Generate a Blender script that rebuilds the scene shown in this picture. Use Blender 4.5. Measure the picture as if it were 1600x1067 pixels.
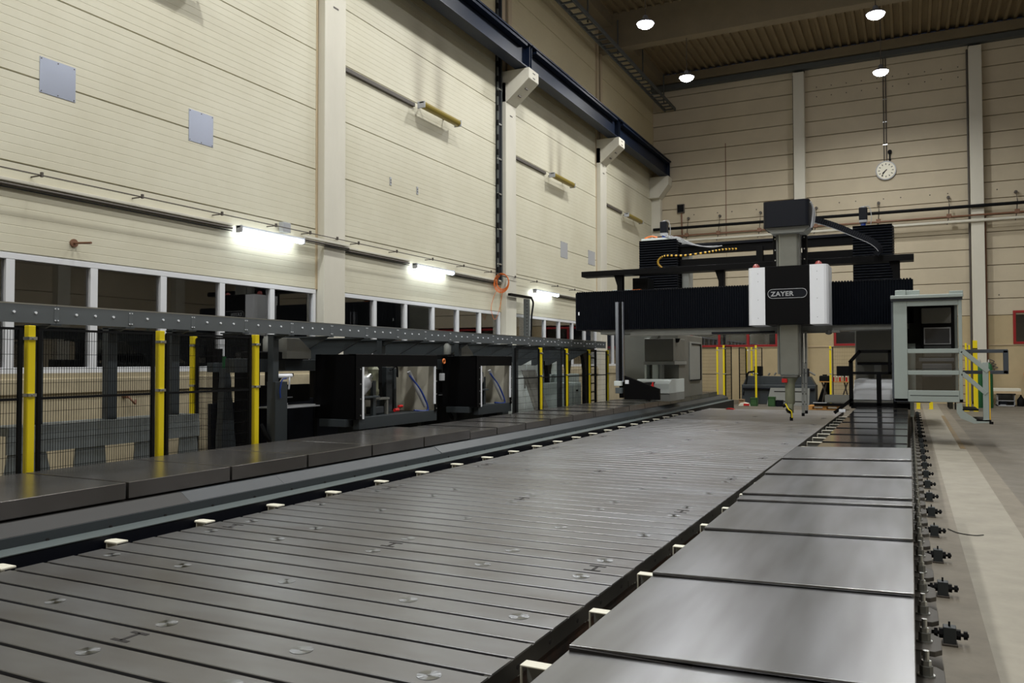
import bpy, bmesh, math, random
from mathutils import Vector, Matrix
random.seed(7)
S = bpy.context.scene
for o in list(bpy.data.objects): bpy.data.objects.remove(o)
COL = S.collection
PI = math.pi

# ------------------------------------------------------------------ camera
cam_d = bpy.data.cameras.new('camera'); cam = bpy.data.objects.new('camera', cam_d); COL.objects.link(cam)
YAW, PITCH, ROLL, EYE = -0.457414, 0.0264931, -0.0022216, 1.41
fwd = Vector((math.sin(YAW)*math.cos(PITCH), math.cos(YAW)*math.cos(PITCH), math.sin(PITCH)))
rt = Vector((math.cos(YAW), -math.sin(YAW), 0)); up = rt.cross(fwd)
r2 = rt*math.cos(ROLL) + up*math.sin(ROLL); u2 = -rt*math.sin(ROLL) + up*math.cos(ROLL)
cam.matrix_world = Matrix(((r2.x, u2.x, -fwd.x, 0), (r2.y, u2.y, -fwd.y, 0), (r2.z, u2.z, -fwd.z, EYE), (0, 0, 0, 1)))
cam_d.sensor_fit = 'HORIZONTAL'; cam_d.sensor_width = 36; cam_d.lens = 36*1261.45/1600
cam_d.clip_start = .05; cam_d.clip_end = 200
S.camera = cam

# ------------------------------------------------------------------ world, exposure
W = bpy.data.worlds.new('night'); S.world = W; W.use_nodes = True
bg = W.node_tree.nodes['Background']; bg.inputs[0].default_value = (.35, .45, .7, 1); bg.inputs[1].default_value = .02
S.view_settings.view_transform = 'Standard'; S.view_settings.look = 'None'
S.view_settings.gamma = 1; S.view_settings.use_curve_mapping = False
S.view_settings.exposure = 0.0
HIGHBAY_W, TUBE_STRENGTH = 155.0, 14.0

# ------------------------------------------------------------------ materials
def lin(c): return tuple((v/12.92 if v <= .04045 else ((v+.055)/1.055)**2.4) for v in c)
def rgb(r, g, b): return (*lin((r/255, g/255, b/255)), 1)
def mat(name, col, rough=.5, metal=0, noise=0, nscale=3, bump=0, bscale=40, col2=None, stretch=None, emit=None, spec=None,
        trans=0, ior=None, rvar=0, detail=6):
    m = bpy.data.materials.new(name); m.use_nodes = True; nt = m.node_tree; N = nt.nodes; Lk = nt.links
    b = N['Principled BSDF']
    b.inputs['Base Color'].default_value = col; b.inputs['Roughness'].default_value = rough; b.inputs['Metallic'].default_value = metal
    if spec is not None: b.inputs['Specular IOR Level'].default_value = spec
    if ior: b.inputs['IOR'].default_value = ior
    if trans: b.inputs['Transmission Weight'].default_value = trans
    if emit:
        b.inputs['Emission Color'].default_value = emit[0]; b.inputs['Emission Strength'].default_value = emit[1]
    if noise or bump or rvar or col2:
        geo = N.new('ShaderNodeNewGeometry'); mp = N.new('ShaderNodeMapping'); mp.vector_type = 'POINT'
        Lk.new(geo.outputs['Position'], mp.inputs['Vector'])
        if stretch: mp.inputs['Scale'].default_value = stretch
    if noise or rvar or col2:
        t = N.new('ShaderNodeTexNoise'); t.inputs['Scale'].default_value = nscale; t.inputs['Detail'].default_value = detail; t.inputs['Roughness'].default_value = .62
        Lk.new(mp.outputs[0], t.inputs['Vector'])
        if noise or col2:
            mx = N.new('ShaderNodeMix'); mx.data_type = 'RGBA'
            c2 = col2 or tuple(v*(1-noise) for v in col[:3]) + (1,)
            rmp = N.new('ShaderNodeMapRange'); rmp.inputs['From Min'].default_value = .35; rmp.inputs['From Max'].default_value = .68
            Lk.new(t.outputs['Fac'], rmp.inputs['Value']); Lk.new(rmp.outputs[0], mx.inputs['Factor'])
            mx.inputs[6].default_value = col; mx.inputs[7].default_value = c2
            Lk.new(mx.outputs[2], b.inputs['Base Color'])
        if rvar:
            mr = N.new('ShaderNodeMapRange'); mr.inputs['From Min'].default_value = .3; mr.inputs['From Max'].default_value = .7
            mr.inputs['To Min'].default_value = rough-rvar; mr.inputs['To Max'].default_value = rough+rvar
            Lk.new(t.outputs['Fac'], mr.inputs['Value']); Lk.new(mr.outputs[0], b.inputs['Roughness'])
    if bump:
        t2 = N.new('ShaderNodeTexNoise'); t2.inputs['Scale'].default_value = bscale; t2.inputs['Detail'].default_value = 4
        Lk.new(mp.outputs[0], t2.inputs['Vector'])
        bp = N.new('ShaderNodeBump'); bp.inputs['Strength'].default_value = bump; bp.inputs['Distance'].default_value = .01
        Lk.new(t2.outputs['Fac'], bp.inputs['Height']); Lk.new(bp.outputs[0], b.inputs['Normal'])
    return m
M = {}
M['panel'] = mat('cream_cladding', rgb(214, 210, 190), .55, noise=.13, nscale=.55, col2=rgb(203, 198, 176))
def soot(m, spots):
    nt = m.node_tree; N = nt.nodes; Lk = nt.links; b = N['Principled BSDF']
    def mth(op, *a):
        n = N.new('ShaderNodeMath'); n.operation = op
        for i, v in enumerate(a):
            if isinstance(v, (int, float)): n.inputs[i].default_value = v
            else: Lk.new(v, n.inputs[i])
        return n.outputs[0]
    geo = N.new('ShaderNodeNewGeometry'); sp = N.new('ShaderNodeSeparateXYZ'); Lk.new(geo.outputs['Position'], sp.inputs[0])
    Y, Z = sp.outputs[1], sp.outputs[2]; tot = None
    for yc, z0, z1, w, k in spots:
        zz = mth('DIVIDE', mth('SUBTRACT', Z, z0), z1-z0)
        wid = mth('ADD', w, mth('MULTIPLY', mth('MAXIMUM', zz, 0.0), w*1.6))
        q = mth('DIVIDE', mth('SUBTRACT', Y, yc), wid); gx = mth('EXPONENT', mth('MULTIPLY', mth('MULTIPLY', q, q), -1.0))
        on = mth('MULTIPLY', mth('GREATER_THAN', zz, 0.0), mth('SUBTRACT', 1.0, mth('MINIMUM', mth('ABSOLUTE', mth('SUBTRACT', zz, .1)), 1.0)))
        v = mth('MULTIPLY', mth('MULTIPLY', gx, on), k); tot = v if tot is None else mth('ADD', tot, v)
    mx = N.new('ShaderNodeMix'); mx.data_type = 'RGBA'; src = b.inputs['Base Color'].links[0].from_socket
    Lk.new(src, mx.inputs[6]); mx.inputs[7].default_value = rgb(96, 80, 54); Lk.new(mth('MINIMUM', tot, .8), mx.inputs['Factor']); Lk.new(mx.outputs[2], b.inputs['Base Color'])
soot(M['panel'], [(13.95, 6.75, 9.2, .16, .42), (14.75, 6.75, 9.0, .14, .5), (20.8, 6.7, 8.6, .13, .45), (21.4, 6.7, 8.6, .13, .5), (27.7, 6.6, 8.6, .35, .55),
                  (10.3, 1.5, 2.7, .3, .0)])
M['panel_up'] = mat('cream_cladding_upper', rgb(204, 192, 156), .6, noise=.1, nscale=.5)
M['backwall'] = mat('tan_concrete_panel', rgb(200, 188, 164), .8, noise=.12, nscale=.8, bump=.15, bscale=14)
M['backlow'] = mat('tan_plaster', rgb(190, 172, 136), .85, noise=.14, nscale=1.1, bump=.2, bscale=10)
M['sidelow'] = mat('rough_concrete', rgb(184, 172, 144), .9, noise=.25, nscale=2.2, bump=.5, bscale=9)
M['pillar'] = mat('smooth_concrete', rgb(214, 210, 196), .75, noise=.1, nscale=1.2, stretch=(1, 1, .35), bump=.12, bscale=12)
M['trimbeige'] = mat('beige_flashing', rgb(190, 172, 142), .6)
M['ceil'] = mat('brown_deck', rgb(136, 120, 92), .65, noise=.15, nscale=1)
M['ceilbeam'] = mat('roof_concrete', rgb(128, 116, 94), .85, noise=.15, nscale=1.3)
M['gray_roof'] = mat('roof_gutter_grey', rgb(80, 84, 84), .6)
M['floor'] = mat('floor_concrete', rgb(112, 106, 96), .6, noise=.2, nscale=1.5, bump=.12, bscale=8, rvar=.12)
M['floorlight'] = mat('floor_light_concrete', rgb(156, 150, 136), .65, noise=.2, nscale=3.4, bump=.35, bscale=11)
M['floormid'] = mat('floor_mid_concrete', rgb(134, 126, 112), .65, noise=.24, nscale=4, bump=.35, bscale=11)
M['orange_line'] = mat('worn_orange_paint', rgb(138, 112, 68), .6, col2=rgb(112, 106, 96), nscale=9)
M['blue'] = mat('dark_blue_steel', rgb(9, 24, 46), .5, noise=.25, nscale=2, spec=.3)
M['steel'] = mat('ground_steel', rgb(146, 147, 151), .36, metal=.88, col2=rgb(126, 124, 124), nscale=1.8, stretch=(.6, 1.5, 1), detail=3)
M['steel_plug'] = mat('turned_steel_plug', rgb(150, 150, 150), .3, metal=1)
M['cover'] = mat('brushed_cover_plate', rgb(150, 151, 155), .3, metal=.9, col2=rgb(118, 118, 118), nscale=2.2, stretch=(2.6, .35, 1), detail=2.5)
M['cover_dark'] = mat('polished_dark_cover', rgb(120, 121, 128), .13, metal=.92, col2=rgb(96, 96, 100), nscale=1.6, detail=2)
M['cover_left'] = mat('bronze_cover_plate', rgb(134, 131, 130), .25, metal=.85, col2=rgb(110, 107, 104), nscale=1.1, detail=2)
M['slot_dark'] = mat('slot_black', rgb(26, 22, 22), .7)
M['rusty'] = mat('rusty_cast_iron', rgb(52, 46, 42), .7, col2=rgb(96, 58, 30), nscale=3.0, bump=.3, bscale=14)
M['castside'] = mat('oiled_cast_iron', rgb(62, 60, 56), .45, metal=.4, noise=.3, nscale=5)
M['primer'] = mat('white_primer', rgb(225, 222, 206), .5)
M['lead'] = mat('blue_grey_paint', rgb(96, 104, 108), .4, noise=.08, nscale=3)
M['leaddark'] = mat('slate_paint', rgb(56, 62, 66), .45)
M['strip'] = mat('pale_grey_green_strip', rgb(92, 101, 102), .45, noise=.1, nscale=6)
M['troughm'] = mat('trough_sheet', rgb(134, 141, 143), .4, metal=.2)
M['paledoor'] = mat('pale_cabinet', rgb(160, 172, 170), .45)
M['slope'] = mat('slate_slope', rgb(50, 55, 60), .5, noise=.1, nscale=4)
M['ribbed'] = mat('oily_ribbed_rubber', rgb(44, 43, 42), .6)
M['clampm'] = mat('oxidised_clamp', rgb(92, 88, 82), .6, noise=.2, nscale=9)
M['amber'] = mat('amber_sleeve', rgb(236, 186, 60), .5)
M['offlens'] = mat('old_lens', rgb(150, 132, 58), .35)
M['rail_grey'] = mat('galvanised_grey_beam', rgb(112, 118, 122), .42, metal=.25, noise=.1, nscale=2)
M['galv'] = mat('zinc', rgb(190, 192, 190), .3, metal=.9)
M['yellow'] = mat('yellow_paint', rgb(236, 212, 22), .4)
M['black'] = mat('black_paint', rgb(4, 4, 6), .5, spec=.15)
M['blackm'] = mat('black_matte', rgb(8, 9, 11), .7, spec=.2)
M['navy'] = mat('blue_black_paint', rgb(9, 13, 24), .5, spec=.25)
M['bellow'] = mat('black_bellows', rgb(9, 13, 21), .45, spec=.22)
M['white'] = mat('white_paint', rgb(246, 249, 255), .35)
M['winframe'] = mat('white_window_frame', rgb(222, 224, 228), .4)
M['glass'] = mat('window_glass', (1, 1, 1, 1), 0.0, trans=1, ior=1.75)
M['winback'] = mat('dark_outside', rgb(20, 22, 26), .9)
M['red'] = mat('red_window_frame', rgb(150, 22, 24), .45)
M['redglow'] = mat('red_plastic', rgb(200, 30, 30), .4)
M['beacon'] = mat('dull_red_lens', rgb(150, 70, 66), .3)
M['mgrey'] = mat('machine_grey', rgb(150, 152, 148), .5, noise=.1, nscale=1.5)
M['mgrey2'] = mat('machine_grey_dark', rgb(118, 118, 112), .5, noise=.12, nscale=1.8)
M['mwhite'] = mat('pale_green_grey', rgb(226, 234, 232), .4)
M['cab'] = mat('cabin_grey_green', rgb(160, 170, 166), .4, noise=.05, nscale=2)
M['cabin_dark'] = mat('cabin_interior', rgb(58, 60, 60), .6)
M['cabtrim'] = mat('cabin_dark_trim', rgb(66, 72, 80), .45)
M['screen'] = mat('screen_glass', rgb(58, 60, 66), .15)
M['ramgrey'] = mat('ground_ram_steel', rgb(150, 152, 146), .3, metal=.6, noise=.08, nscale=4)
M['olive'] = mat('olive_casting', rgb(132, 134, 112), .5)
M['orange'] = mat('orange_hose', rgb(222, 120, 50), .5)
M['cablegrey'] = mat('grey_cable', rgb(84, 78, 72), .6)
M['rustpipe'] = mat('brown_pipe', rgb(120, 84, 62), .5)
M['tube_on'] = mat('lit_tube', (1, 1, 1, 1), .5, emit=((.86, .95, 1, 1), TUBE_STRENGTH))
M['lamp_on'] = mat('lit_lens', (1, 1, 1, 1), .5, emit=((.93, .94, 1, 1), 60))
M['tube_off'] = mat('yellowed_lens', rgb(176, 160, 78), .3)
M['lampbody'] = mat('lamp_shell', rgb(120, 122, 132), .4)
M['alu'] = mat('bare_aluminium', rgb(172, 178, 194), .3, metal=.9)
M['green'] = mat('green_paint', rgb(52, 90, 48), .5)
M['ggreen'] = mat('gas_bottle_green', rgb(34, 96, 58), .4)
M['wood'] = mat('pallet_wood', rgb(196, 140, 72), .7)
M['woodl'] = mat('pale_board', rgb(206, 182, 146), .7)
M['bluep'] = mat('blue_hose_paint', rgb(34, 66, 150), .4)
M['boxpink'] = mat('paper_tan', rgb(170, 140, 110), .7)
M['clockface'] = mat('clock_face', rgb(238, 234, 216), .5)
M['silver'] = mat('silver_plastic', rgb(170, 172, 176), .35)
M['inner'] = mat('dull_grey_lining', rgb(176, 172, 158), .7)

# ------------------------------------------------------------------ mesh helpers
def mb(): return bmesh.new()
def box(bm, x0, x1, y0, y1, z0, z1):
    v = [bm.verts.new(p) for p in ((x0,y0,z0),(x1,y0,z0),(x1,y1,z0),(x0,y1,z0),(x0,y0,z1),(x1,y0,z1),(x1,y1,z1),(x0,y1,z1))]
    for f in ((3,2,1,0),(4,5,6,7),(0,1,5,4),(1,2,6,5),(2,3,7,6),(3,0,4,7)): bm.faces.new([v[i] for i in f])
def prism(bm, pts, ax, a, b):
    """polygon pts extruded along axis ax ('x','y','z') from a to b; pts in the other two axes in order xyz"""
    def P(p, t): return {'x': (t, p[0], p[1]), 'y': (p[0], t, p[1]), 'z': (p[0], p[1], t)}[ax]
    A = [bm.verts.new(P(p, a)) for p in pts]; B = [bm.verts.new(P(p, b)) for p in pts]; n = len(pts)
    bm.faces.new(A); bm.faces.new(B[::-1])
    for i in range(n): bm.faces.new((A[i], B[i], B[(i+1) % n], A[(i+1) % n]))
def strip(bm, pts, ax, a, b):
    """open profile swept along an axis"""
    def P(p, t): return {'x': (t, p[0], p[1]), 'y': (p[0], t, p[1]), 'z': (p[0], p[1], t)}[ax]
    A = [bm.verts.new(P(p, a)) for p in pts]; B = [bm.verts.new(P(p, b)) for p in pts]
    for i in range(len(pts)-1): bm.faces.new((A[i], A[i+1], B[i+1], B[i]))
def cyl(bm, p0, p1, r, n=12, rb=None):
    p0, p1 = Vector(p0), Vector(p1); d = (p1-p0); q = d.to_track_quat('Z', 'Y'); rb = r if rb is None else rb
    A, B = [], []
    for i in range(n):
        a = 2*PI*i/n; c = Vector((math.cos(a), math.sin(a), 0))
        A.append(bm.verts.new(p0 + q @ (c*r))); B.append(bm.verts.new(p1 + q @ (c*rb)))
    bm.faces.new(A[::-1]); bm.faces.new(B)
    for i in range(n): bm.faces.new((A[i], A[(i+1) % n], B[(i+1) % n], B[i]))
def lathe(bm, prof, c, n=20):
    """profile [(r,z)] about a vertical axis at c"""
    R = []
    for r, z in prof: R.append([bm.verts.new((c[0]+r*math.cos(2*PI*i/n), c[1]+r*math.sin(2*PI*i/n), c[2]+z)) for i in range(n)])
    for a, b in zip(R, R[1:]):
        for i in range(n): bm.faces.new((a[i], a[(i+1) % n], b[(i+1) % n], b[i]))
    bm.faces.new(R[0][::-1]); bm.faces.new(R[-1])
def tube(bm, pts, r, n=6):
    pts = [Vector(p) for p in pts]; rings = []
    for k, p in enumerate(pts):
        d = (pts[min(k+1, len(pts)-1)] - pts[max(k-1, 0)]).normalized()
        q = d.to_track_quat('Z', 'Y')
        rings.append([bm.verts.new(p + q @ Vector((r*math.cos(2*PI*i/n), r*math.sin(2*PI*i/n), 0))) for i in range(n)])
    for a, b in zip(rings, rings[1:]):
        # match the closest vertex so the rings do not twist
        o = min(range(n), key=lambda s: (a[0].co-b[s].co).length)
        for i in range(n): bm.faces.new((a[i], a[(i+1) % n], b[(i+1+o) % n], b[(i+o) % n]))
    bm.faces.new(rings[0][::-1]); bm.faces.new(rings[-1])
def spline(pts, k=8):
    P = [Vector(p) for p in pts]; P = [2*P[0]-P[1]] + P + [2*P[-1]-P[-2]]; out = []
    for i in range(1, len(P)-2):
        a, b, c, d = P[i-1:i+3]
        for j in range(k):
            t = j/k
            out.append(.5*((2*b) + (c-a)*t + (2*a-5*b+4*c-d)*t*t + (-a+3*b-3*c+d)*t**3))
    out.append(P[-2]); return out
def build(name, bm, m, parent=None, bevel=0, smooth=False, label=None, origin=None, weld=False):
    bmesh.ops.recalc_face_normals(bm, faces=bm.faces)
    if origin is None:
        if parent is not None: origin = parent['_w']
        else:
            xs = [v.co for v in bm.verts]
            origin = (sum(v.x for v in xs)/len(xs), sum(v.y for v in xs)/len(xs), min(v.z for v in xs))
    bmesh.ops.translate(bm, verts=bm.verts, vec=-Vector(origin))
    me = bpy.data.meshes.new(name); bm.to_mesh(me); bm.free()
    if m: me.materials.append(M[m])
    if smooth:
        for p in me.polygons: p.use_smooth = True
    o = bpy.data.objects.new(name, me); COL.objects.link(o)
    o['_w'] = list(origin)
    if parent is not None:
        o.parent = parent
        pw = Vector(parent['_w']); o.location = Vector(origin) - pw
    else: o.location = origin
    if bevel:
        bv = o.modifiers.new('bevel', 'BEVEL'); bv.width = bevel; bv.segments = 2; bv.limit_method = 'ANGLE'; bv.angle_limit = .6
    if smooth:
        es = o.modifiers.new('split', 'EDGE_SPLIT'); es.split_angle = .7
    if label: o['label'] = label
    return o
def thing(name, label, cat, loc, group=None):
    o = bpy.data.objects.new(name, None); COL.objects.link(o); o.location = loc; o['_w'] = list(loc); o.empty_display_size = .1
    o['label'] = label; o['category'] = cat
    if group: o['group'] = group
    return o
def tag(o, label, cat, group=None):
    o['label'] = label; o['category'] = cat
    if group: o['group'] = group
    return o
def struct(o): o['kind'] = 'structure'; return o
def empty_struct(name, loc=(0, 0, 0)):
    o = bpy.data.objects.new(name, None); COL.objects.link(o); o.location = loc; o['_w'] = list(loc); o['kind'] = 'structure'; return o
def stuff(o): o['kind'] = 'stuff'; return o
def dup(o, delta, label=None, group=None):
    d = Vector(delta)
    r = o.copy(); COL.objects.link(r); r.location = o.location + d; r['_w'] = list(Vector(o['_w']) + d)
    if label: r['label'] = label
    if group: r['group'] = group
    for ch in list(o.children):
        c = ch.copy(); COL.objects.link(c); c.parent = r; c['_w'] = list(Vector(ch['_w']) + d)
        for g in list(ch.children):
            e = g.copy(); COL.objects.link(e); e.parent = c
    return r
def dpart(o, delta):
    """another copy of a part beside it, same parent and mesh"""
    c = o.copy(); COL.objects.link(c); c.location = o.location + Vector(delta); c['_w'] = list(Vector(o['_w']) + Vector(delta)); return c
def bx(name, m, parent, *a, bevel=0, label=None, **k):
    b = mb(); box(b, *a); return build(name, b, m, parent, bevel=bevel, label=label, **k)
ORD = ['first', 'second', 'third', 'fourth', 'fifth', 'sixth', 'seventh', 'eighth', 'ninth', 'tenth', 'eleventh', 'twelfth', 'thirteenth',
       'fourteenth', 'fifteenth', 'sixteenth', 'seventeenth', 'eighteenth', 'nineteenth', 'twentieth', 'twenty-first', 'twenty-second', 'twenty-third', 'twenty-fourth', 'twenty-fifth', 'twenty-sixth']

XW, XR, YB, YF, ZC = -9.0, 14.0, 31.0, -9.0, 12.75
PY = [4.52, 11.37, 18.24, 25.04]      # far faces of the left pillars
# ================================================================== SETTING
# floor
fl = empty_struct('floor')
struct(bx('floor_slab', 'floor', fl, .98, XR, YF, YB, -.2, 0))
struct(bx('floor_slab', 'floor', fl, XW, .12, YF, YB, -.2, -.0))
struct(bx('light_floor_strip', 'floormid', fl, .12, .34, YF, YB, -.2, 0))
struct(bx('light_floor_strip', 'floorlight', fl, .34, .80, YF, YB, -.2, 0))
struct(bx('light_floor_strip', 'floormid', fl, .80, .98, YF, YB, -.2, 0))
bx('painted_line', 'orange_line', fl, .72, .80, 15, 24, 0, .003)
# left wall: ribbed panels, one per bay and metre of height
wl = empty_struct('wall_left')
def ribbed(y0, y1, z0, z1):
    b = mb(); n = 10; p = (z1-z0)/n; pts = []
    for i in range(n):
        a = z0 + i*p
        if i == 0: pts += [(XW-.05, a), (XW-.03, a+.004), (XW, a+.012)]
        else: pts += [(XW, a-.005), (XW-.003, a), (XW, a+.005)]
    pts += [(XW, z1-.008), (XW-.03, z1-.002)]
    strip(b, [(x, z) for x, z in pts], 'y', y0, y1)
    return b
SEAM = [2.66+1.02*i for i in range(10)] + [ZC]
BAYS = [(YF, 3.95), (4.52, 10.8), (11.37, 17.67), (18.24, 24.47), (25.04, YB)]
for k, (a, b_) in enumerate(BAYS):
    for i in range(len(SEAM)-1):
        if b_ < 5 and i > 5: pass
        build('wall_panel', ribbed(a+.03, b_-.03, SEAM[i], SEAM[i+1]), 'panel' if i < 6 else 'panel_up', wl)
    for yy in (a+.0, b_-.05):
        bx('edge_flashing', 'trimbeige', wl, XW-.04, XW+.012, yy, yy+.05, 2.66, ZC)
    bx('sill_wall', 'sidelow', wl, XW-.3, XW+.02, a, b_, 0, 1.30)
    bx('sill_ledge', 'sidelow', wl, XW-.3, XW+.05, a, b_, 1.06, 1.24, bevel=.01)
bx('backing', 'trimbeige', wl, XW-.3, XW-.051, YF, YB, 2.63, ZC)
# windows in the left wall
wi = 0
def window_left(y0, y1, n):
    global wi; wi += 1
    w = empty_struct('window_%d' % wi, (XW, (y0+y1)/2, 1.30))
    z0, z1 = 1.30, 2.655
    b = mb(); box(b, XW-.07, XW+.01, y0, y1, z0, z0+.07); f = build('window_frame', b, 'winframe', w, bevel=.004)
    b = mb(); box(b, XW-.07, XW+.01, y0, y1, z1-.07, z1); build('window_frame', b, 'winframe', w, bevel=.004)
    p = (y1-y0)/n; first = None
    for i in range(n+1):
        y = y0+i*p; ww = .05 if 0 < i < n else .035
        a0, a1 = (y-ww, y+ww) if 0 < i < n else ((y, y+.07) if i == 0 else (y-.07, y))
        bx('mullion', 'winframe', w, XW-.07, XW+.008, a0, a1, z0+.07, z1-.07, bevel=.004)
        if i < n:
            bx('glass_pane', 'glass', w, XW-.045, XW-.035, y+.05, y+p-.05, z0+.07, z1-.07)
window_left(4.56, 10.76, 6); window_left(11.42, 17.62, 6); window_left(18.3, 24.42, 6); window_left(25.1, 30.9, 6); window_left(-3, 3.9, 6)
# outside behind the glass: a dark yard wall
struct(bx('wall_outside', 'winback', None, XW-3.1, XW-3, YF, YB, 0, 5))
# pillars, left
for k, y1 in enumerate(PY):
    y0 = y1-.57
    pl = empty_struct('pillar', (XW+.07, (y0+y1)/2, 0))
    bx('shaft', 'pillar', pl, XW-.1, XW+.15, y0, y1, 0, 8.35, bevel=.012)
    b = mb(); prism(b, [(XW, 8.62), (XW+.78, 8.62), (XW+.78, 8.36), (XW+.16, 7.85), (XW, 7.85)], 'y', y0, y1)
    cb = build('corbel', b, 'pillar', pl, bevel=.012)
    b = mb()
    for z in (8.40, 8.52): box(b, XW+.775, XW+.784, y0+.22, y0+.36, z, z+.025)
    for t in (.35, .65):
        box(b, XW+.16+.62*t, XW+.2+.62*t, y0+.2, y0+.34, 7.835+.51*t, 7.86+.51*t)
    build('anchor_slot', b, 'cablegrey', cb)
    bx('anchor_slot', 'cablegrey', pl, XW+.148, XW+.154, y0+.22, y0+.36, 7.55, 7.58)
    bx('upper_shaft', 'trimbeige', pl, XW-.1, XW+.04, y0+.02, y0+.2, 8.35, ZC, bevel=.01)
    bx('upper_shaft', 'trimbeige', pl, XW-.1, XW+.04, y1-.2, y1-.02, 8.35, ZC, bevel=.01)
    bx('upper_infill', 'ceilbeam', pl, XW-.1, XW+.0, y0+.2, y1-.2, 8.35, ZC)
# corner pillar with bracket
pl = empty_struct('pillar', (XW+.1, YB-.2, 0))
bx('shaft', 'pillar', pl, XW-.1, XW+.35, YB-.3, YB-.01, 0, 8.2, bevel=.012)
b = mb(); prism(b, [(XW, 8.62), (XW+.75, 8.62), (XW+.75, 8.3), (XW+.36, 7.8), (XW, 7.8)], 'y', YB-.55, YB-.02); build('corbel', b, 'pillar', pl, bevel=.012)

# back wall: concrete planks between pillars
wb = empty_struct('wall_back')
PX = [(-3.68, -3.3), (1.9, 2.28), (7.5, 7.88)]
xs = [XW] + [v for p in PX for v in p] + [XR]
rows = []
z = 12.38
while z > 3.1: rows.append((z-.555, z)); z -= .555
zlow = rows[-1][0]
for i in range(0, len(xs), 2):
    x0, x1 = xs[i], xs[i+1]
    for j, (z0, z1) in enumerate(rows):
        seg = [(x0, x1)]
        if i == 0 and z1 < 9.7: seg = [(x0, -6.18), (-6.17, x1)]
        for s0, s1 in seg:
            b = mb(); d = .004*((j*7+i) % 3)
            prism(b, [(YB+.12, z0+.004), (YB-d, z0+.02), (YB-d, z1-.012), (YB+.015, z1-.004), (YB+.12, z1-.004)], 'x', s0, s1)
            build('wall_panel', b, 'backwall', wb)
    bx('lower_wall', 'backlow', wb, x0, x1, YB, YB+.12, 0, 1.99)
bx('backing', 'slot_dark', wb, XW, XR, YB+.12, YB+.3, 0, 12.6)
for x0, x1 in PX:
    pb = empty_struct('pillar', ((x0+x1)/2, YB-.15, 0))
    bx('shaft', 'pillar', pb, x0, x1, YB-.32, YB+.02, 0, 11.95, bevel=.012)
    bx('joint_shadow', 'slot_dark', pb, x0-.05, x0, YB-.02, YB+.03, 0, 11.95)
def window_red(n, x0, x1, z0, z1, k):
    w = empty_struct('window_%d' % n, ((x0+x1)/2, YB, z0))
    for a in ((x0, x1, z0, z0+.08), (x0, x1, z1-.08, z1)):
        bx('window_frame', 'red', w, a[0], a[1], YB-.05, YB+.04, a[2], a[3], bevel=.006)
    p = (x1-x0)/k
    for i in range(k+1):
        x = x0+i*p; c = (x0, x0+.08) if i == 0 else ((x1-.08, x1) if i == k else (x-.045, x+.045))
        bx('mullion', 'red', w, c[0], c[1], YB-.05, YB+.04, z0+.08, z1-.08, bevel=.006)
        if i < k: bx('glass_pane', 'glass', w, x+.04, x+p-.04, YB+.0, YB+.01, z0+.08, z1-.08)
window_red(6, -8.6, -4.35, 1.99, zlow-.05, 4)
window_red(7, -2.42, .9, 1.99, zlow-.05, 3)
window_red(8, 3.06, 5.8, 1.99, 3.09, 3)
bx('lower_wall', 'backlow', wb, -4.35, -3.68, YB, YB+.12, 1.99, zlow)
bx('lower_wall', 'backlow', wb, -3.3, -2.42, YB, YB+.12, 1.99, zlow)
bx('lower_wall', 'backlow', wb, .9, 1.9, YB, YB+.12, 1.99, zlow)
bx('lower_wall', 'backlow', wb, 2.28, 3.06, YB, YB+.12, 1.99, zlow)
bx('lower_wall', 'backlow', wb, 5.8, 7.5, YB, YB+.12, 1.99, zlow)
bx('lower_wall', 'backlow', wb, 7.88, XR, YB, YB+.12, 1.99, zlow)
bx('wall_ledge', 'trimbeige', wb, XW, XR, YB-.03, YB, 1.955, 1.99)
# right and front walls of the hall (seen only in reflections)
def plainwall(nm, axis, pos, a0, a1):
    w = empty_struct(nm)
    z = 0
    while z < ZC:
        z1 = min(z+1.1, ZC)
        if axis == 'x': bx('wall_panel', 'backwall', w, pos, pos+.15, a0, a1, z+.008, z1-.008, bevel=.01)
        else: bx('wall_panel', 'backwall', w, a0, a1, pos-.15, pos, z+.008, z1-.008, bevel=.01)
        z = z1
    return w
wr = plainwall('wall_right', 'x', XR, YF, YB)
for y in (-2, 4, 10, 16, 22, 28):
    pr_ = empty_struct('pillar', (XR-.1, y, 0)); bx('shaft', 'pillar', pr_, XR-.35, XR, y-.28, y+.28, 0, 12, bevel=.012)
plainwall('wall_front', 'y', YF, XW, XR)
# ceiling: ribbed deck, beams
ce = empty_struct('ceiling')
b = mb(); pts = []; x = XW
while x < XR:
    pts += [(x, ZC), (x+.16, ZC), (x+.18, ZC-.09), (x+.26, ZC-.09)]; x += .28
strip(b, pts, 'y', YF, YB); build('ribbed_deck', b, 'ceil', ce)
for y in (24.65, 17.8, 10.9, 4.1, -2.7):
    b = mb(); prism(b, [(y-.02, 12.72), (y+.5, 12.72), (y+.5, 12.45), (y+.4, 11.75), (y+.4, 11.55), (y, 11.55), (y, 12.45)], 'x', XW, XR)
    build('roof_beam', b, 'ceilbeam', ce, bevel=.015)
bx('edge_beam', 'ceilbeam', ce, XW, XR, YB-.35, YB, 12.28, 12.6, bevel=.01)
bx('edge_beam', 'gray_roof', ce, XW, XR, YB-.3, YB-.05, 12.05, 12.24, bevel=.01)
bx('edge_beam', 'ceilbeam', ce, XW, XW+.5, YF, YB, 12.3, 12.7, bevel=.01)
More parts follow.
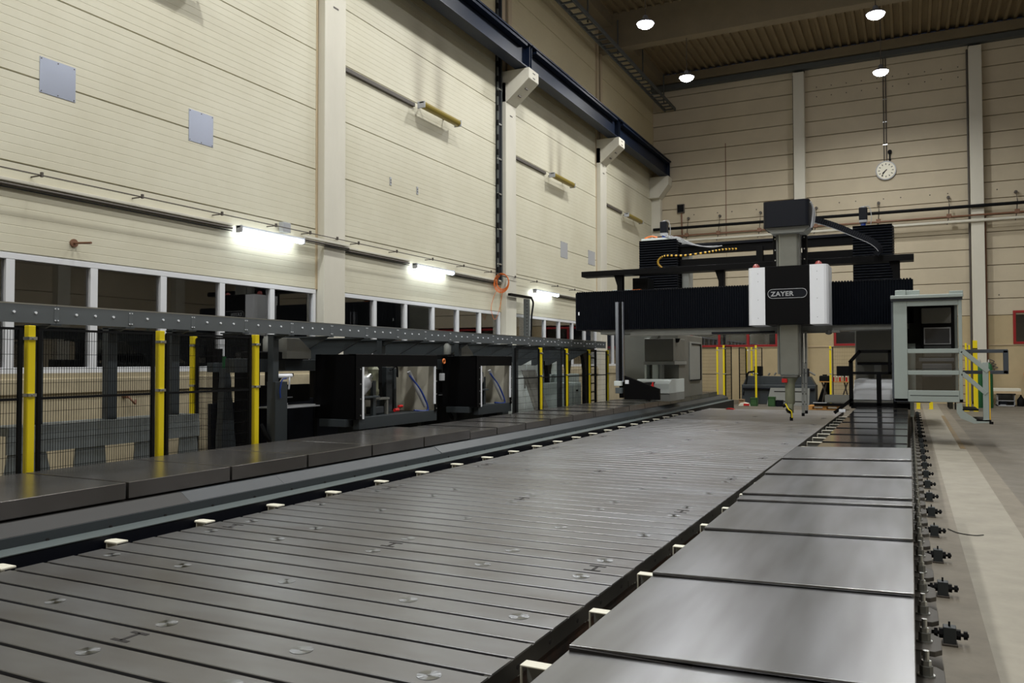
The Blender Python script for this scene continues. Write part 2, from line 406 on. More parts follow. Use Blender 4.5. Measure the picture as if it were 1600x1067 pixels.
# cable ladder under the roof along the left wall
t = thing('cable_ladder', 'grey cable ladder running under the roof above the blue crane beam', 'cable tray', (XW+.8, 15, 11.2))
for x in (XW+.55, XW+.95): bx('side_rail', 'gray_roof', t, x-.02, x+.02, 10, YB-.2, 11.2, 11.32)
r0 = bx('rung', 'gray_roof', t, XW+.55, XW+.95, 10.2, 10.26, 11.22, 11.26)
for i in range(1, 52): dpart(r0, (0, .4*i, 0))
b = mb()
for i in range(8): box(b, XW+.72, XW+.76, 11+2.7*i, 11.04+2.7*i, 11.3, 12.4)
stuff(build('hanger', b, 'gray_roof', t))

# ================================================================== CRANE BEAM
cr = thing('crane_runway_beam', 'dark blue steel crane runway beam on the corbels of the left wall', 'beam', (XW+.55, 15, 8.62))
prev = -5
for k, (a, b_) in enumerate([(-5, 4.2), (4.24, 11.06), (11.10, 17.93), (17.97, 24.73), (24.77, YB-.1)]):
    b = mb(); xc = XW+.55
    prism(b, [(xc-.16, 8.63), (xc+.16, 8.63), (xc+.16, 8.66), (xc+.012, 8.67), (xc+.012, 9.22), (xc+.2, 9.23), (xc+.2, 9.27), (xc+.05, 9.28), (xc+.04, 9.34),
              (xc-.04, 9.34), (xc-.05, 9.28), (xc-.2, 9.27), (xc-.2, 9.23), (xc-.012, 9.22), (xc-.012, 8.67), (xc-.16, 8.66)], 'y', a, b_)
    g = build('girder', b, 'blue', cr)
    for s in (0, 1):
        y = a+.03 if s == 0 else b_-.05
        bx('stiffener', 'blue', cr, xc+.012, xc+.15, y, y+.02, 8.66, 9.23)
    bx('cover_plate', 'blue', cr, xc+.03, xc+.19, a+.25, b_-.25, 9.14, 9.2)

# ================================================================== HALL LAMPS
def highbay(x, y, label, grp=None):
    t = thing('high_bay_lamp', label, 'lamp', (x, y, 10.3), grp)
    b = mb(); lathe(b, [(.23, .0), (.235, .02), (.15, .09), (.08, .12), (.06, .2), (.04, .22)], (x, y, 10.3), 20); build('lamp_shade', b, 'lampbody', t, smooth=True)
    b = mb(); lathe(b, [(.04, -.12), (.12, -.105), (.19, -.06), (.22, .0)], (x, y, 10.3), 24); build('lens', b, 'lamp_on', t)
    b = mb(); cyl(b, (x, y, 10.5), (x, y, 12.7), .012, 6); build('drop_rod', b, 'cablegrey', t)
    d = bpy.data.lights.new('lamp_light', 'AREA'); d.shape = 'DISK'; d.size = .44; d.energy = HIGHBAY_W; d.color = (.985, .985, .945); d.spread = math.radians(165)
    l = bpy.data.objects.new('lamp_light', d); COL.objects.link(l); l.parent = t; l.location = (0, 0, -.14)
    return t
highbay(-6.1, 20.36, 'lit round high bay lamp in front of the big roof beam, nearer the crane beam')
highbay(-.66, 22.42, 'lit round high bay lamp, topmost and nearer of the two above the clock')
highbay(-6.12, 24.81, 'lit round high bay lamp hanging above the far end of the crane beam')
highbay(-.67, 26.98, 'lit round high bay lamp hanging right above the wall clock')
for y in (16, 11.4, 6.8, 2.2, -3): highbay(-6.1, y, 'round high bay lamp over the nearer half of the machine table', 'high bay lamps over the near hall')
for y in (17.8, 13.2, 8.6, 4, -1): highbay(-.66, y, 'round high bay lamp over the right guideway of the machine', 'high bay lamps over the right guideway')
for y in (4, 13, 22): highbay(6.5, y, 'round high bay lamp over the empty right part of the hall', 'high bay lamps over the right hall')

def tube_lamp(y0, y1, z, label, on=True, grp=None):
    x = XW+(.17 if on else .30); t = thing('tube_lamp', label, 'lamp', (x, (y0+y1)/2, z), grp)
    rr = .055 if on else .085; x = x if on else XW+.22
    b = mb(); box(b, x-.05, x+(.04 if on else .07), y0, y1, z+.03, z+.075); build('housing', b, 'silver' if on else 'offlens', t, bevel=.01)
    b = mb(); n = 8; pts = [(x + rr*math.cos(PI+PI*i/n), z+.03 + rr*math.sin(PI+PI*i/n)) for i in range(n+1)]
    prism(b, pts, 'y', y0+.02, y1-.02); build('diffuser', b, 'tube_on' if on else 'offlens', t, smooth=True)
    for y in (y0, y1-.03): bx('end_cap', 'silver', t, x-rr-.003, x+rr+.003, y, y+.03, z+.027-rr, z+.078, bevel=.008)
    for y in (y0+.25, y1-.3):
        bx('bracket', 'cablegrey', t, XW, x-.02, y, y+.04, z+.05, z+.07)
    return t
L1 = tube_lamp(8.84, 10.24, 3.37, 'lit tube lamp on the left wall just before the nearest concrete pillar')
bx('junction_box', 'silver', L1, XW+.02, XW+.12, 9.84, 10.02, 3.5, 3.66, bevel=.012)
tube_lamp(13.55, 15.05, 3.33, 'lit tube lamp on the left wall between the two middle pillars')
tube_lamp(19.3, 20.85, 3.28, 'lit tube lamp on the left wall, farthest one, left of the black crossbeam')
tube_lamp(13.7, 15.2, 6.62, 'unlit yellowed tube lamp high on the wall between the middle pillars', False)
tube_lamp(20.35, 21.9, 6.58, 'unlit yellowed tube lamp high on the wall, third bay from the left', False)
tube_lamp(26.9, 28.6, 6.55, 'unlit yellowed tube lamp high on the wall, nearest the hall corner', False)
tube_lamp(6.65, 8.15, 6.66, 'unlit yellowed tube lamp cut by the top edge of the picture', False)

# cable trunking to the lamps, upper wire, sheet plates
def pipe(name, label, pts, r, m, cat='pipe'):
    b = mb(); tube(b, pts, r, 8); return tag(build(name, b, m), label, cat)
for (y0, y1, z, lb) in [(4, 8.84, 3.41, 'cable conduit on the left wall running into the nearest lit tube lamp'),
                        (11.5, 13.55, 3.41, 'cable conduit on the left wall left of the middle lit tube lamp'),
                        (15.05, 17.6, 3.36, 'cable conduit on the left wall right of the middle lit tube lamp'),
                        (10.24, 11.4, 3.42, 'short cable conduit crossing the nearest concrete pillar'),
                        (20.85, 24.4, 3.32, 'cable conduit on the left wall right of the farthest lit tube lamp')]:
    xo = XW+.19 if 'crossing' in lb else XW+.03
    t = thing('cable_conduit', lb, 'conduit', (xo, (y0+y1)/2, z))
    bx('channel', 'pillar', t, xo-.02, xo+.03, y0, y1, z+.03, z+.07, bevel=.004)
    b = mb(); cyl(b, (xo+.01, y0, z), (xo+.01, y1, z), .018, 8); build('cable', b, 'cablegrey', t)
    b = mb(); cyl(b, (xo+.01, y0, z-.03), (xo+.01, y1, z-.04), .008, 6); build('cable', b, 'blackm', t)
for (y0, y1, lb) in [(11.45, 13.75, 'brown cable duct high on the wall left of the unlit lamp between the middle pillars'),
                     (18.3, 20.35, 'brown cable duct high on the wall left of the unlit lamp in the third bay'),
                     (25.1, 26.95, 'brown cable duct high on the wall left of the unlit lamp nearest the corner')]:
    b = mb(); box(b, XW, XW+.05, y0, y1, 6.62, 6.70); tag(build('cable_duct', b, 'cablegrey', bevel=.006), lb, 'duct')
t = thing('guide_wire', 'thin steel line with clips stretched along the left wall above the lit lamps', 'wire', (XW+.17, 14, 3.55))
b = mb(); tube(b, [(XW+.19, 3.6, 3.55), (XW+.19, 24, 3.55)], .008, 5); build('wire', b, 'cablegrey', t)
for y in (4.6, 5.82, 7.16, 8.5, 9.6, 10.4, 11.1, 11.7, 12.9, 14.2, 15.5, 16.8, 18.1, 19.4, 20.8, 22.1):
    b = mb(); cyl(b, (XW+(.0 if not (10.7 < y < 11.4) else .1), y, 3.55), (XW+.2, y, 3.55), .009, 6); box(b, XW+.175, XW+.205, y-.012, y+.012, 3.53, 3.585)
    build('clip', b, 'cablegrey', t)
def plate(y0, y1, z0, z1, lb, m='alu'):
    t = thing('metal_plate', lb, 'plate', (XW, (y0+y1)/2, z0))
    bx('sheet', m, t, XW-.005, XW+.006, y0, y1, z0, z1, bevel=.002)
    for y in (y0+.02, (y0+y1)/2, y1-.02):
        for z in (z0+.02, z1-.02):
            b = mb(); cyl(b, (XW+.005, y, z), (XW+.011, y, z), .007, 6); build('screw', b, 'cablegrey', t)
plate(5.9, 6.35, 4.56, 4.98, 'shiny square aluminium plate on the wall, leftmost one')
plate(8.06, 8.5, 4.53, 4.98, 'shiny square aluminium plate on the wall, second from the left')
plate(21.47, 22.0, 4.46, 4.93, 'small grey plate on the far wall left of the third pillar', 'silver')
plate(23.7, 24.3, 4.5, 4.95, 'small grey plate on the far wall right beside the third pillar', 'silver')
for y, lb in ((12.95, 'tiny vent cover on the wall, left one below the unlit lamp'), (13.9, 'tiny vent cover on the wall, right one below the unlit lamp')):
    t = thing('vent_cover', lb, 'vent', (XW, y, 4.9)); bx('frame', 'silver', t, XW, XW+.012, y-.03, y+.03, 4.86, 5.02, bevel=.004)
    for z in (4.9, 4.95): bx('slot', 'cablegrey', t, XW+.012, XW+.015, y-.012, y+.012, z, z+.03)
# stub pipe above the windows
t = thing('stub_pipe', 'short rusty stub pipe sticking out of the wall above the left window', 'pipe', (XW, 6.35, 2.86))
b = mb(); cyl(b, (XW, 6.35, 2.86), (XW+.02, 6.35, 2.86), .05, 14); build('flange', b, 'rustpipe', t)
b = mb(); cyl(b, (XW+.02, 6.35, 2.86), (XW+.28, 6.38, 2.85), .014, 8); build('pipe', b, 'rustpipe', t)
t = thing('wall_hook', 'small rusty hook on the concrete wall behind the fence', 'hook', (XW+.02, 7.05, .95))
b = mb(); cyl(b, (XW+.02, 7.05, 1.0), (XW+.1, 7.05, 1.0), .03, 10); build('boss', b, 'rustpipe', t)
b = mb(); tube(b, spline([(XW+.1, 7.05, 1.0), (XW+.14, 7.08, .94), (XW+.12, 7.14, .9), (XW+.1, 7.16, .95)], 4), .014, 6); build('hook', b, 'rustpipe', t)
# dark cable ladder up beside second pillar
t = thing('cable_riser', 'black vertical cable ladder beside the second concrete pillar', 'cable tray', (XW+.05, 17.52, 3.4))
bx('channel', 'navy', t, XW+.0, XW+.05, 17.4, 17.62, 3.4, 12.2)
for x, y in ((XW+.06, 17.4), (XW+.06, 17.6)): bx('side_rail', 'gray_roof', t, x-.02, x+.02, y-.012, y+.012, 3.4, 12.2)
r0 = bx('rung', 'galv', t, XW+.05, XW+.075, 17.38, 17.64, 3.8, 3.835)
for i in range(1, 10): dpart(r0, (0, 0, .86*i))
r0 = bx('clamp', 'blackm', t, XW+.05, XW+.085, 17.37, 17.43, 3.6, 3.74)
for i in range(1, 24): dpart(r0, (0, 0, .36*i))
# orange hose coil on the second pillar
t = thing('hose_coil', 'orange hose coiled and hung on the second concrete pillar', 'hose', (XW+.25, 17.6, 3.2))
for k in range(6):
    b = mb(); r = .15+.011*k
    tube(b, [(XW+.24+r*math.cos(a)*1.0+.006*(k % 3), 17.3-.02*k, 3.36+1.15*r*math.sin(a)-.008*k) for a in [2*PI*i/28 for i in range(29)]], .008, 6)
    build('hose_loop', b, 'orange', t)
b = mb(); tube(b, spline([(XW+.1, 17.3, 3.2), (XW+.05, 17.2, 3.0), (XW+.0+.03, 17.1, 2.7), (XW+.1, 17.15, 2.45), (XW+.2, 17.2, 2.7), (XW+.24, 17.3, 3.15)], 7), .006, 6); build('hose_tail', b, 'orange', t)
b = mb(); cyl(b, (XW+.2, 17.66, 3.5), (XW+.2, 17.15, 3.52), .014, 8); build('peg', b, 'cablegrey', t)
# horizontal black arm + vertical perforated tray right of the second pillar
t = thing('cable_bracket', 'black cable bracket with a perforated drop tray right of the second pillar', 'bracket', (XW+.5, 18.6, 2))
bx('arm', 'black', t, XW+.18, XW+.26, 17.7, 18.95, 3.06, 3.12)
bx('drop_tray', 'gray_roof', t, XW+.2, XW+.26, 18.55, 18.8, 1.9, 3.04)
r0 = bx('slot', 'slot_dark', t, XW+.26, XW+.263, 18.6, 18.65, 1.95, 1.99)
for i in range(1, 13): dpart(r0, (0, 0, .085*i))
b = mb(); tube(b, spline([(XW+.24, 18.95, 3.08), (XW+.24, 19.05, 2.95), (XW+.24, 18.95, 2.6), (XW+.24, 18.9, 2.0)], 6), .025, 8); build('cable', b, 'blackm', t)

# ---- back wall fittings
t = thing('wall_clock', 'round white wall clock with black hands high on the back wall', 'clock', (-.65, YB-.08, 8.1))
c = (-.65, 8.1); R_ = .33
b = mb(); cyl(b, (c[0], YB-.01, c[1]), (c[0], YB-.09, c[1]), R_, 36); build('case', b, 'silver', t, smooth=True)
b = mb(); cyl(b, (c[0], YB-.09, c[1]), (c[0], YB-.095, c[1]), R_-.035, 36); build('dial', b, 'clockface', t)
for h in range(12):
    a = 2*PI*h/12; b = mb(); p = Vector((c[0]+math.sin(a)*.245, YB-.098, c[1]+math.cos(a)*.245)); q = Vector((c[0]+math.sin(a)*.19, YB-.098, c[1]+math.cos(a)*.19))
    cyl(b, p, q, .011, 4); build('hour_mark', b, 'blackm', t)
for a, l, w in ((2*PI*7.6/12, .15, .015), (2*PI*36/60, .235, .010)):
    b = mb(); cyl(b, (c[0]-math.sin(a)*.04, YB-.103, c[1]-math.cos(a)*.04), (c[0]+math.sin(a)*l, YB-.103, c[1]+math.cos(a)*l), w, 4); build('clock_hand', b, 'blackm', t)
t = thing('cable_conduit', 'twin vertical conduits from the roof down to the wall clock', 'conduit', (-.66, YB-.03, 8.4))
for x in (-.70, -.62):
    b = mb(); cyl(b, (x, YB-.03, 8.45), (x, YB-.03, 12.1), .018, 8); build('conduit', b, 'cablegrey', t)
r0 = bx('clip', 'galv', t, -.73, -.59, YB-.05, YB, 9.0, 9.03)
for i in range(1, 4): dpart(r0, (0, 0, .8*i))
t = thing('pulley', 'small black pulley hanging above the wall clock', 'pulley', (-.52, YB-.1, 8.45))
b = mb(); cyl(b, (-.52, YB-.04, 8.74), (-.52, YB-.1, 8.74), .07, 14); build('wheel', b, 'blackm', t)
bx('strap', 'blackm', t, -.545, -.495, YB-.1, YB-.03, 8.5, 8.7); b = mb(); cyl(b, (-.52, YB-.08, 8.47), (-.52, YB-.03, 8.47), .04, 10); build('eye', b, 'blackm', t)
def longpipe(lb, z0, z1, r, m, yo=.18):
    b = mb(); cyl(b, (XW+.1, YB-yo, z0), (XR-1, YB-yo, z0+(z1-z0)*(XR-1-XW)/12.), r, 10)
    return tag(build('wall_pipe', b, m), lb, 'pipe')
longpipe('thick dark pipe along the back wall, uppermost of the pipe run', 6.58, 6.56, .055, 'blackm', .42)
longpipe('brown pipe along the back wall below the thick dark pipe', 6.28, 6.26, .032, 'rustpipe', .4)
t = thing('cable_tray', 'pale perforated cable tray along the back wall under the pipes', 'cable tray', (-2, YB-.4, 6.05))
bx('tray', 'pillar', t, XW+.1, XR-1, YB-.42, YB-.36, 6.06, 6.13)
bx('tray_base', 'pillar', t, XW+.1, XR-1, YB-.42, YB-.2, 6.05, 6.065)
for i, x in enumerate((-7.6, -6.4, -4.9, -2.95, -.9, 1.25, 3.2, 5.2)):
    t = thing('pipe_hanger', 'dark pipe hanger on the back wall, %s from the left corner' % ORD[i], 'bracket', (x, YB-.3, 6.0))
    b = mb(); cyl(b, (x, YB-.02, 6.98), (x, YB-.12, 6.98), .05, 8); build('anchor', b, 'cablegrey', t)
    b = mb(); tube(b, [(x, YB-.1, 6.98), (x+.02, YB-.3, 6.66), (x-.02, YB-.35, 6.2), (x-.06, YB-.4, 6.0)], .016, 6); build('rod', b, 'cablegrey', t)
    bx('clamp', 'rustpipe', t, x-.07, x+.07, YB-.44, YB-.34, 6.22, 6.36, bevel=.01)
t = thing('junction_box', 'dark junction box with soot around it on the back wall near the corner', 'box', (-7.9, YB-.1, 7.2))
bx('case', 'cablegrey', t, -8.04, -7.76, YB-.1, YB, 7.22, 7.56, bevel=.01); bx('lid', 'blackm', t, -8.02, -7.78, YB-.115, YB-.1, 7.25, 7.53, bevel=.006)
b = mb(); cyl(b, (-7.88, YB-.04, 7.22), (-7.86, YB-.04, 6.2), .03, 8); build('conduit', b, 'rustpipe', t)
bx_ = mb(); box(bx_, -6.19, -6.165, YB-.02, YB+.0, 6.2, 9.75); tag(build('vertical_cable', bx_, 'rustpipe'), 'thin dark vertical strip on the back wall left of the top drive box', 'cable')
# bolt holes in the back wall panels
b = mb()
for z, x0 in ((7.12, -7.7), (3.62, -7.7)):
    for i in range(24):
        x = -7.4+.72*i + (.18 if i % 2 else 0)
        if any(a-.1 < x < c_+.1 for a, c_ in PX): continue
        cyl(b, (x, YB-.012, z), (x, YB+.01, z), .022, 8)
for i in range(10):
    x = -2.9+.5*i; cyl(b, (x, YB-.012, 11.4), (x, YB+.01, 11.4), .02, 8); cyl(b, (x, YB-.012, 11.05), (x, YB+.01, 11.05), .02, 8)
stuff(build('bolt_hole', b, 'cablegrey', wb))
# conduit down the right pillar
b = mb(); cyl(b, (1.86, YB-.1, .1), (1.86, YB-.1, 11.9), .03, 8); tag(build('vertical_pipe', b, 'cablegrey'), 'dark vertical pipe along the left edge of the right back pillar', 'pipe')
b = mb(); cyl(b, (2.32, YB-.1, 1.2), (2.32, YB-.1, 6.3), .025, 8); tag(build('vertical_pipe', b, 'rustpipe'), 'rust-brown vertical pipe along the right edge of the right back pillar', 'pipe')

# ================================================================== MACHINE TABLE
tb = thing('machine_table', 'long ground steel T-slot table plate running down the middle of the hall', 'machine table', (-3.06, 11, 0))
TX0, TX1, TZ, P_ = -4.68, -1.45, .22, .1982
def strip_mesh():
    b = mb(); w = P_-.027
    prism(b, [(.0135, TZ-.05), (.0135, TZ-.003), (.016, TZ), (P_-.016, TZ), (P_-.0135, TZ-.003), (P_-.0135, TZ-.05)], 'x', TX0, TX1)
    return b
Y0 = 2.551-8*P_
s0 = build('table_strip', strip_mesh(), 'steel', tb, origin=(-3.06, 0, 0)); s0.location.y = Y0 - 11
for i in range(1, 102):
    c_ = s0.copy(); COL.objects.link(c_); c_.location.y = Y0-11+P_*i
YE = Y0+P_*102
bx('table_bed', 'slot_dark', tb, TX0+.01, TX1-.01, Y0, YE, TZ-.075, TZ-.045)
bx('table_base', 'rusty', tb, TX0+.06, TX1-.06, Y0, YE, 0, TZ-.075)
# side plates, one per 2 m module
NM = int((YE-Y0)/(P_*10))+1
for k in range(NM):
    y0 = 2.551-10*P_ + k*10*P_-P_/2; y1 = y0+10*P_
    if y1 < Y0: continue
    y1 = min(y1, YE)
    bx('side_plate', 'castside', tb, TX1-.03, TX1+.001, max(y0, Y0)+.003, y1-.003, TZ-.085, TZ-.006, bevel=.002)
    bx('side_plate', 'castside', tb, TX0-.001, TX0+.03, max(y0, Y0)+.003, y1-.003, TZ-.085, TZ-.006, bevel=.002)
# plugs and lifting slots
def plug_mat():
    m = bpy.data.materials.new('brushed_plug'); m.use_nodes = True; nt = m.node_tree; b = nt.nodes['Principled BSDF']
    b.inputs['Base Color'].default_value = rgb(146, 148, 152); b.inputs['Metallic'].default_value = 1; b.inputs['Roughness'].default_value = .3
    b.inputs['Anisotropic'].default_value = .97
    tg = nt.nodes.new('ShaderNodeTangent'); tg.direction_type = 'RADIAL'; tg.axis = 'Z'; nt.links.new(tg.outputs[0], b.inputs['Tangent'])
    return m
M['plug'] = plug_mat()
b = mb(); cyl(b, (0, 0, 0), (0, 0, .0015), .048, 28); cyl(b, (0, 0, .0015), (0, 0, .0022), .008, 10)
pg = build('hole_plug', b, 'plug', None, origin=(0, 0, 0)); pg.parent = tb; pg.location = (0, 0, TZ); first = True
PXS = (-1.66, -2.28, -3.07, -3.86, -4.475)
for k in range(9):
    yb = 2.451+k*10*P_-10*P_
    for dy in (.198, .991, 1.784):
        for x in PXS:
            if yb+dy < 1.9: continue
            o = pg if first else pg.copy()
            if not first: COL.objects.link(o)
            first = False; o.location = (x+3.06, yb+dy-11, TZ)
def H_mesh(b, x, y):
    box(b, x-.075, x+.075, y-.005, y+.005, TZ-.01, TZ+.0012) if False else None
    for s in (-1, 1):
        box(b, x-.05, x+.05, y+s*.05-.010, y+s*.05+.010, TZ-.01, TZ+.0015)
    box(b, x-.009, x+.009, y-.05, y+.05, TZ-.01, TZ+.0015)
for k in range(9):
    y = 2.451+.0+k*10*P_
    for j, x in enumerate((-1.65, -3.065, -4.465)):
        b = mb(); H_mesh(b, x, y-.0 if False else y); o = build('lifting_slot', b, 'slot_dark', tb)
# side holes & nuts on the right side
b0 = None
b = mb(); cyl(b, (TX1-.002, 2.0, .172), (TX1+.0025, 2.0, .172), .011, 10); h0 = build('side_hole', b, 'slot_dark', tb)
for i in range(1, 60):
    if i*.33 < 17: dpart(h0, (0, .33*i, 0))
b = mb(); cyl(b, (TX1-.06, 2.3, .115), (TX1-.035, 2.3, .115), .016, 6); cyl(b, (TX1-.05, 2.3, .115), (TX1-.02, 2.3, .115), .008, 8); h0 = build('fixing_nut', b, 'galv', tb)
for i in range(1, 22): dpart(h0, (0, .775*i, 0))
# white support brackets in the gap on the right
def bracket_right(y):
    b = mb(); x0, x1 = -1.42, -.93
    box(b, x0, x1, y-.032, y+.032, .193, .2); box(b, x0, x0+.008, y-.032, y-.018, 0.0, .193)
    return b
t = None
for i in range(23):
    y = 2.98+.775*(i-1); lb = 'white angle bracket bridging the gap beside the table, %s from the camera' % (ORD[i])
    if i == 0:
        b0 = build('angle_bracket', bracket_right(y), 'primer', None, bevel=.003, origin=(-1.2, y, 0)); tag(b0, lb, 'bracket', 'white brackets in the gap right of the table'); bx('web', 'mgrey', b0, -1.412, -.93, y+.02, y+.026, .01, .193)
    else: dup(b0, (0, .775*i, 0), lb)
def bracket_left(y):
    b = mb(); prism(b, [(-4.83, y-.02), (-4.81, y-.045), (-4.69, y-.045), (-4.69, y+.045), (-4.81, y+.045), (-4.83, y+.02)], 'z', .222, .236)
    box(b, -4.80, -4.79, y-.04, y+.04, 0, .222)
    return b
for i in range(24):
    y = 2.18+.752*i; lb = 'white tab bracket along the left edge of the table, %s from the camera' % ORD[i]
    if i == 0:
        b0 = build('tab_bracket', bracket_left(y), 'primer', None, bevel=.004, origin=(-4.76, y, 0)); tag(b0, lb, 'bracket', 'white tab brackets left of the table')
    else: dup(b0, (0, .752*i, 0), lb)

# ================================================================== RIGHT GUIDEWAY
rg = thing('guideway_base', 'dark cast guideway base under the right row of cover plates', 'machine bed', (-.47, 11, 0))
bx('bed', 'castside', rg, -.86, -.06, .6, 25.5, 0, .44, bevel=.01)
bx('inner_flange', 'rusty', rg, -1.0, -.86, .6, 25.5, 0, .08, bevel=.005)
bx('outer_flange', 'castside', rg, -.06, .03, .6, 25.5, 0, .10, bevel=.004)
# clamp plates and anchor bolts
b = mb(); prism(b, [(-.01, -.13), (.085, -.13), (.115, -.09), (.115, .09), (.085, .13), (-.01, .13)], 'z', .08, .105); c0 = build('clamp_plate', b, 'clampm', rg, bevel=.003, origin=(0, 0, 0))
cl0 = Vector((0, 0, 0)) - Vector(rg['_w'])
b = mb(); cyl(b, (.045, 0, .105), (.045, 0, .112), .034, 18); w0 = build('washer', b, 'galv', rg, origin=(0, 0, 0))
b = mb(); cyl(b, (.045, 0, .112), (.045, 0, .148), .026, 6); n0 = build('hex_nut', b, 'mgrey2', rg, origin=(0, 0, 0))
b = mb(); cyl(b, (.045, 0, .148), (.045, 0, .170), .02, 6); cyl(b, (.045, 0, .170), (.045, 0, .21), .012, 10); s1 = build('threaded_stud', b, 'galv', rg, origin=(0, 0, 0))
for i in range(52):
    y = 2.42+.4615*i
    if y > 25: break
    for q in (c0, w0, n0, s1):
        o = q if i == 0 else q.copy()
        if i: COL.objects.link(o)
        o.location = cl0 + Vector((0, y, 0))
# levelling blocks
def lev(y, lb):
    t = thing('levelling_block', lb, 'levelling block', (.16, y, 0), 'levelling blocks along the right guideway')
    bx('block', 'leaddark', t, .132, .19, y-.03, y+.03, 0.003, .09, bevel=.003)
    bx('foot', 'cablegrey', t, .126, .196, y-.042, y+.042, 0, .01, bevel=.003)
    b = mb(); cyl(b, (.08, y, .052), (.245, y, .052), .009, 10); build('spindle', b, 'black', t)
    for x0, x1, r in ((.092, .108, .021), (.114, .132, .026), (.19, .21, .026), (.222, .24, .021)):
        b = mb(); cyl(b, (x0, y, .052), (x1, y, .052), r, 6); build('hex_nut', b, 'black', t)
    b = mb(); cyl(b, (.16, y, .09), (.16, y, .112), .005, 8); build('lock_screw', b, 'black', t)
    return t
LB = 'black levelling block on the light floor strip, %s from the camera'
lv = lev(4.62, LB % ORD[0])
for i in range(1, 22): dup(lv, (0, .925*i, 0), LB % ORD[i])

rc = thing('telescopic_cover', 'wide grey telescopic cover plates in the right foreground, stepped, raised series', 'machine cover', (-.47, 5, .45))
CP = [(.7, 1.5, .505), (1.5, 2.34, .52), (2.34, 3.25, .536), (3.25, 4.18, .55), (4.18, 5.06, .563), (5.06, 5.23, .576), (5.23, 6.13, .59), (6.13, 7.02, .605), (7.02, 8.0, .62)]
for i, (y0, y1, z) in enumerate(CP):
    b = mb(); e = .001*(i % 2); T = .03
    y1e = y1+.04 if i < len(CP)-1 else y1
    prism(b, [(-.96-e, z-.09), (-.96-e, z), (.004+e, z+T), (.004+e, z-.09), (-.006+e, z-.09), (-.006+e, z+T-.011), (-.95-e, z-.011), (-.95-e, z-.09)], 'y', y0+.004, y1e)
    build('cover_plate', b, 'cover', rc, bevel=.0025)
    if i:
        bx('wiper_lip', 'slot_dark', rc, -.955, .0, y0-.006, y0+.006, z-.03, z-.004)
bx('cover_frame', 'castside', rc, -.93, -.02, .7, 8.0, .44, .5)
rf = thing('telescopic_cover', 'lower dark glossy telescopic cover plates in front of the right gantry leg', 'machine cover', (-.47, 13, .42))
YJ = [8.0, 8.9, 9.77, 10.75, 11.7, 12.75, 13.9, 15.0, 16.15, 17.3]
for i in range(len(YJ)-1):
    z = .50+.008*i
    bx('wiper_lip', 'blackm', rf, -.895, -.04, YJ[i]-.008, YJ[i]+.014, z-.05, z+.001)
    b = mb(); prism(b, [(-.90, z-.1), (-.90, z), (-.035, z+.01), (-.035, z-.1)], 'y', YJ[i]+.016, YJ[i+1]-.016); build('cover_plate', b, 'cover_dark', rf)
bx('cover_frame', 'slot_dark', rf, -.87, -.055, 8.0, 17.4, .44, .5)

# ================================================================== LEFT GUIDEWAY
lg = thing('guideway_base', 'long guideway base with slate and pale grey edges left of the table', 'machine bed', (-5.7, 11, 0))
bx('bed', 'slot_dark', lg, -6.25, -5.2, .6, 25.4, 0, .41)
b = mb(); prism(b, [(-5.2, .1), (-5.2, .405), (-5.13, .405), (-5.025, .335), (-5.02, .275), (-5.05, .1)], 'y', 5.6, 25.2); build('slope_guard', b, 'slope', lg, bevel=.003)
b = mb(); prism(b, [(-5.2, .1), (-5.2, .405), (-5.13, .405), (-5.025, .335), (-5.02, .275), (-5.05, .1)], 'y', 5.55-3.9-1, 4.55); build('slope_guard', b, 'ribbed', lg, bevel=.003)
b = mb(); prism(b, [(-5.2, .1), (-5.2, .405), (-5.13, .405), (-5.025, .335), (-5.02, .275), (-5.05, .1)], 'y', 4.55, 5.6); build('slope_guard', b, 'slope', lg, bevel=.003)
b = mb(); prism(b, [(-5.19, .403), (-5.19, .408), (-5.128, .408), (-5.022, .338), (-5.02, .33), (-5.03, .33)], 'y', 8.3, 25.2); build('bellows_guard', b, 'leaddark', lg)
bx('dark_side', 'leaddark', lg, -5.05, -5.012, .6, 25.2, .262, .332)
b = mb(); prism(b, [(-5.02, .262), (-5.02, .27), (-4.835, .27), (-4.835, .262)], 'y', .6, 25.2); build('pale_strip', b, 'strip', lg, bevel=.002)
bx('gutter_wall', 'navy', lg, -4.85, -4.84, .6, 25.2, 0, .262)
b = mb(); cyl(b, (-5.014, 2.0, .275), (-5.006, 2.0, .275), .012, 6); h0 = build('rivet', b, 'slot_dark', lg)
for i in range(1, 44): dpart(h0, (0, .46*i, 0))
ln = thing('telescopic_cover', 'near high row of dark steel box covers on the left guideway', 'machine cover', (-5.75, 5, .42))
YN = [.9, 2.05, 3.09, 4.09, 5.1, 6.07, 7.1, 8.13, 9.25]
# overlapping box covers, each a folded sheet
for i in range(len(YN)-1):
    y0, y1 = YN[i]+.012, YN[i+1]-.012
    b = mb(); box(b, -6.36, -5.16, y0, y1, .42, .54); build('cover_box', b, 'cover_left', ln, bevel=.004)
lf = thing('telescopic_cover', 'far low row of dark steel box covers on the left guideway', 'machine cover', (-5.75, 17, .40))
YL = [9.25, 10.02, 10.95, 11.88, 12.84, 13.86, 13.95, 14.95, 15.94, 17.02, 18.06, 19.1, 20.15, 21.2, 22.25, 23.3, 24.35]
for i in range(len(YL)-1):
    y0, y1 = YL[i]+.012, YL[i+1]-.012
    b = mb(); z = .505+.0025*i
    bx('wiper_lip', 'blackm', lf, -6.33, -5.17, y0-.018, y0, z-.05, z+.004)
    prism(b, [(-6.34, .41), (-6.34, z), (-5.165, z), (-5.165, .41)], 'y', y0, y1); build('cover_box', b, 'cover_left', lf, bevel=.003)

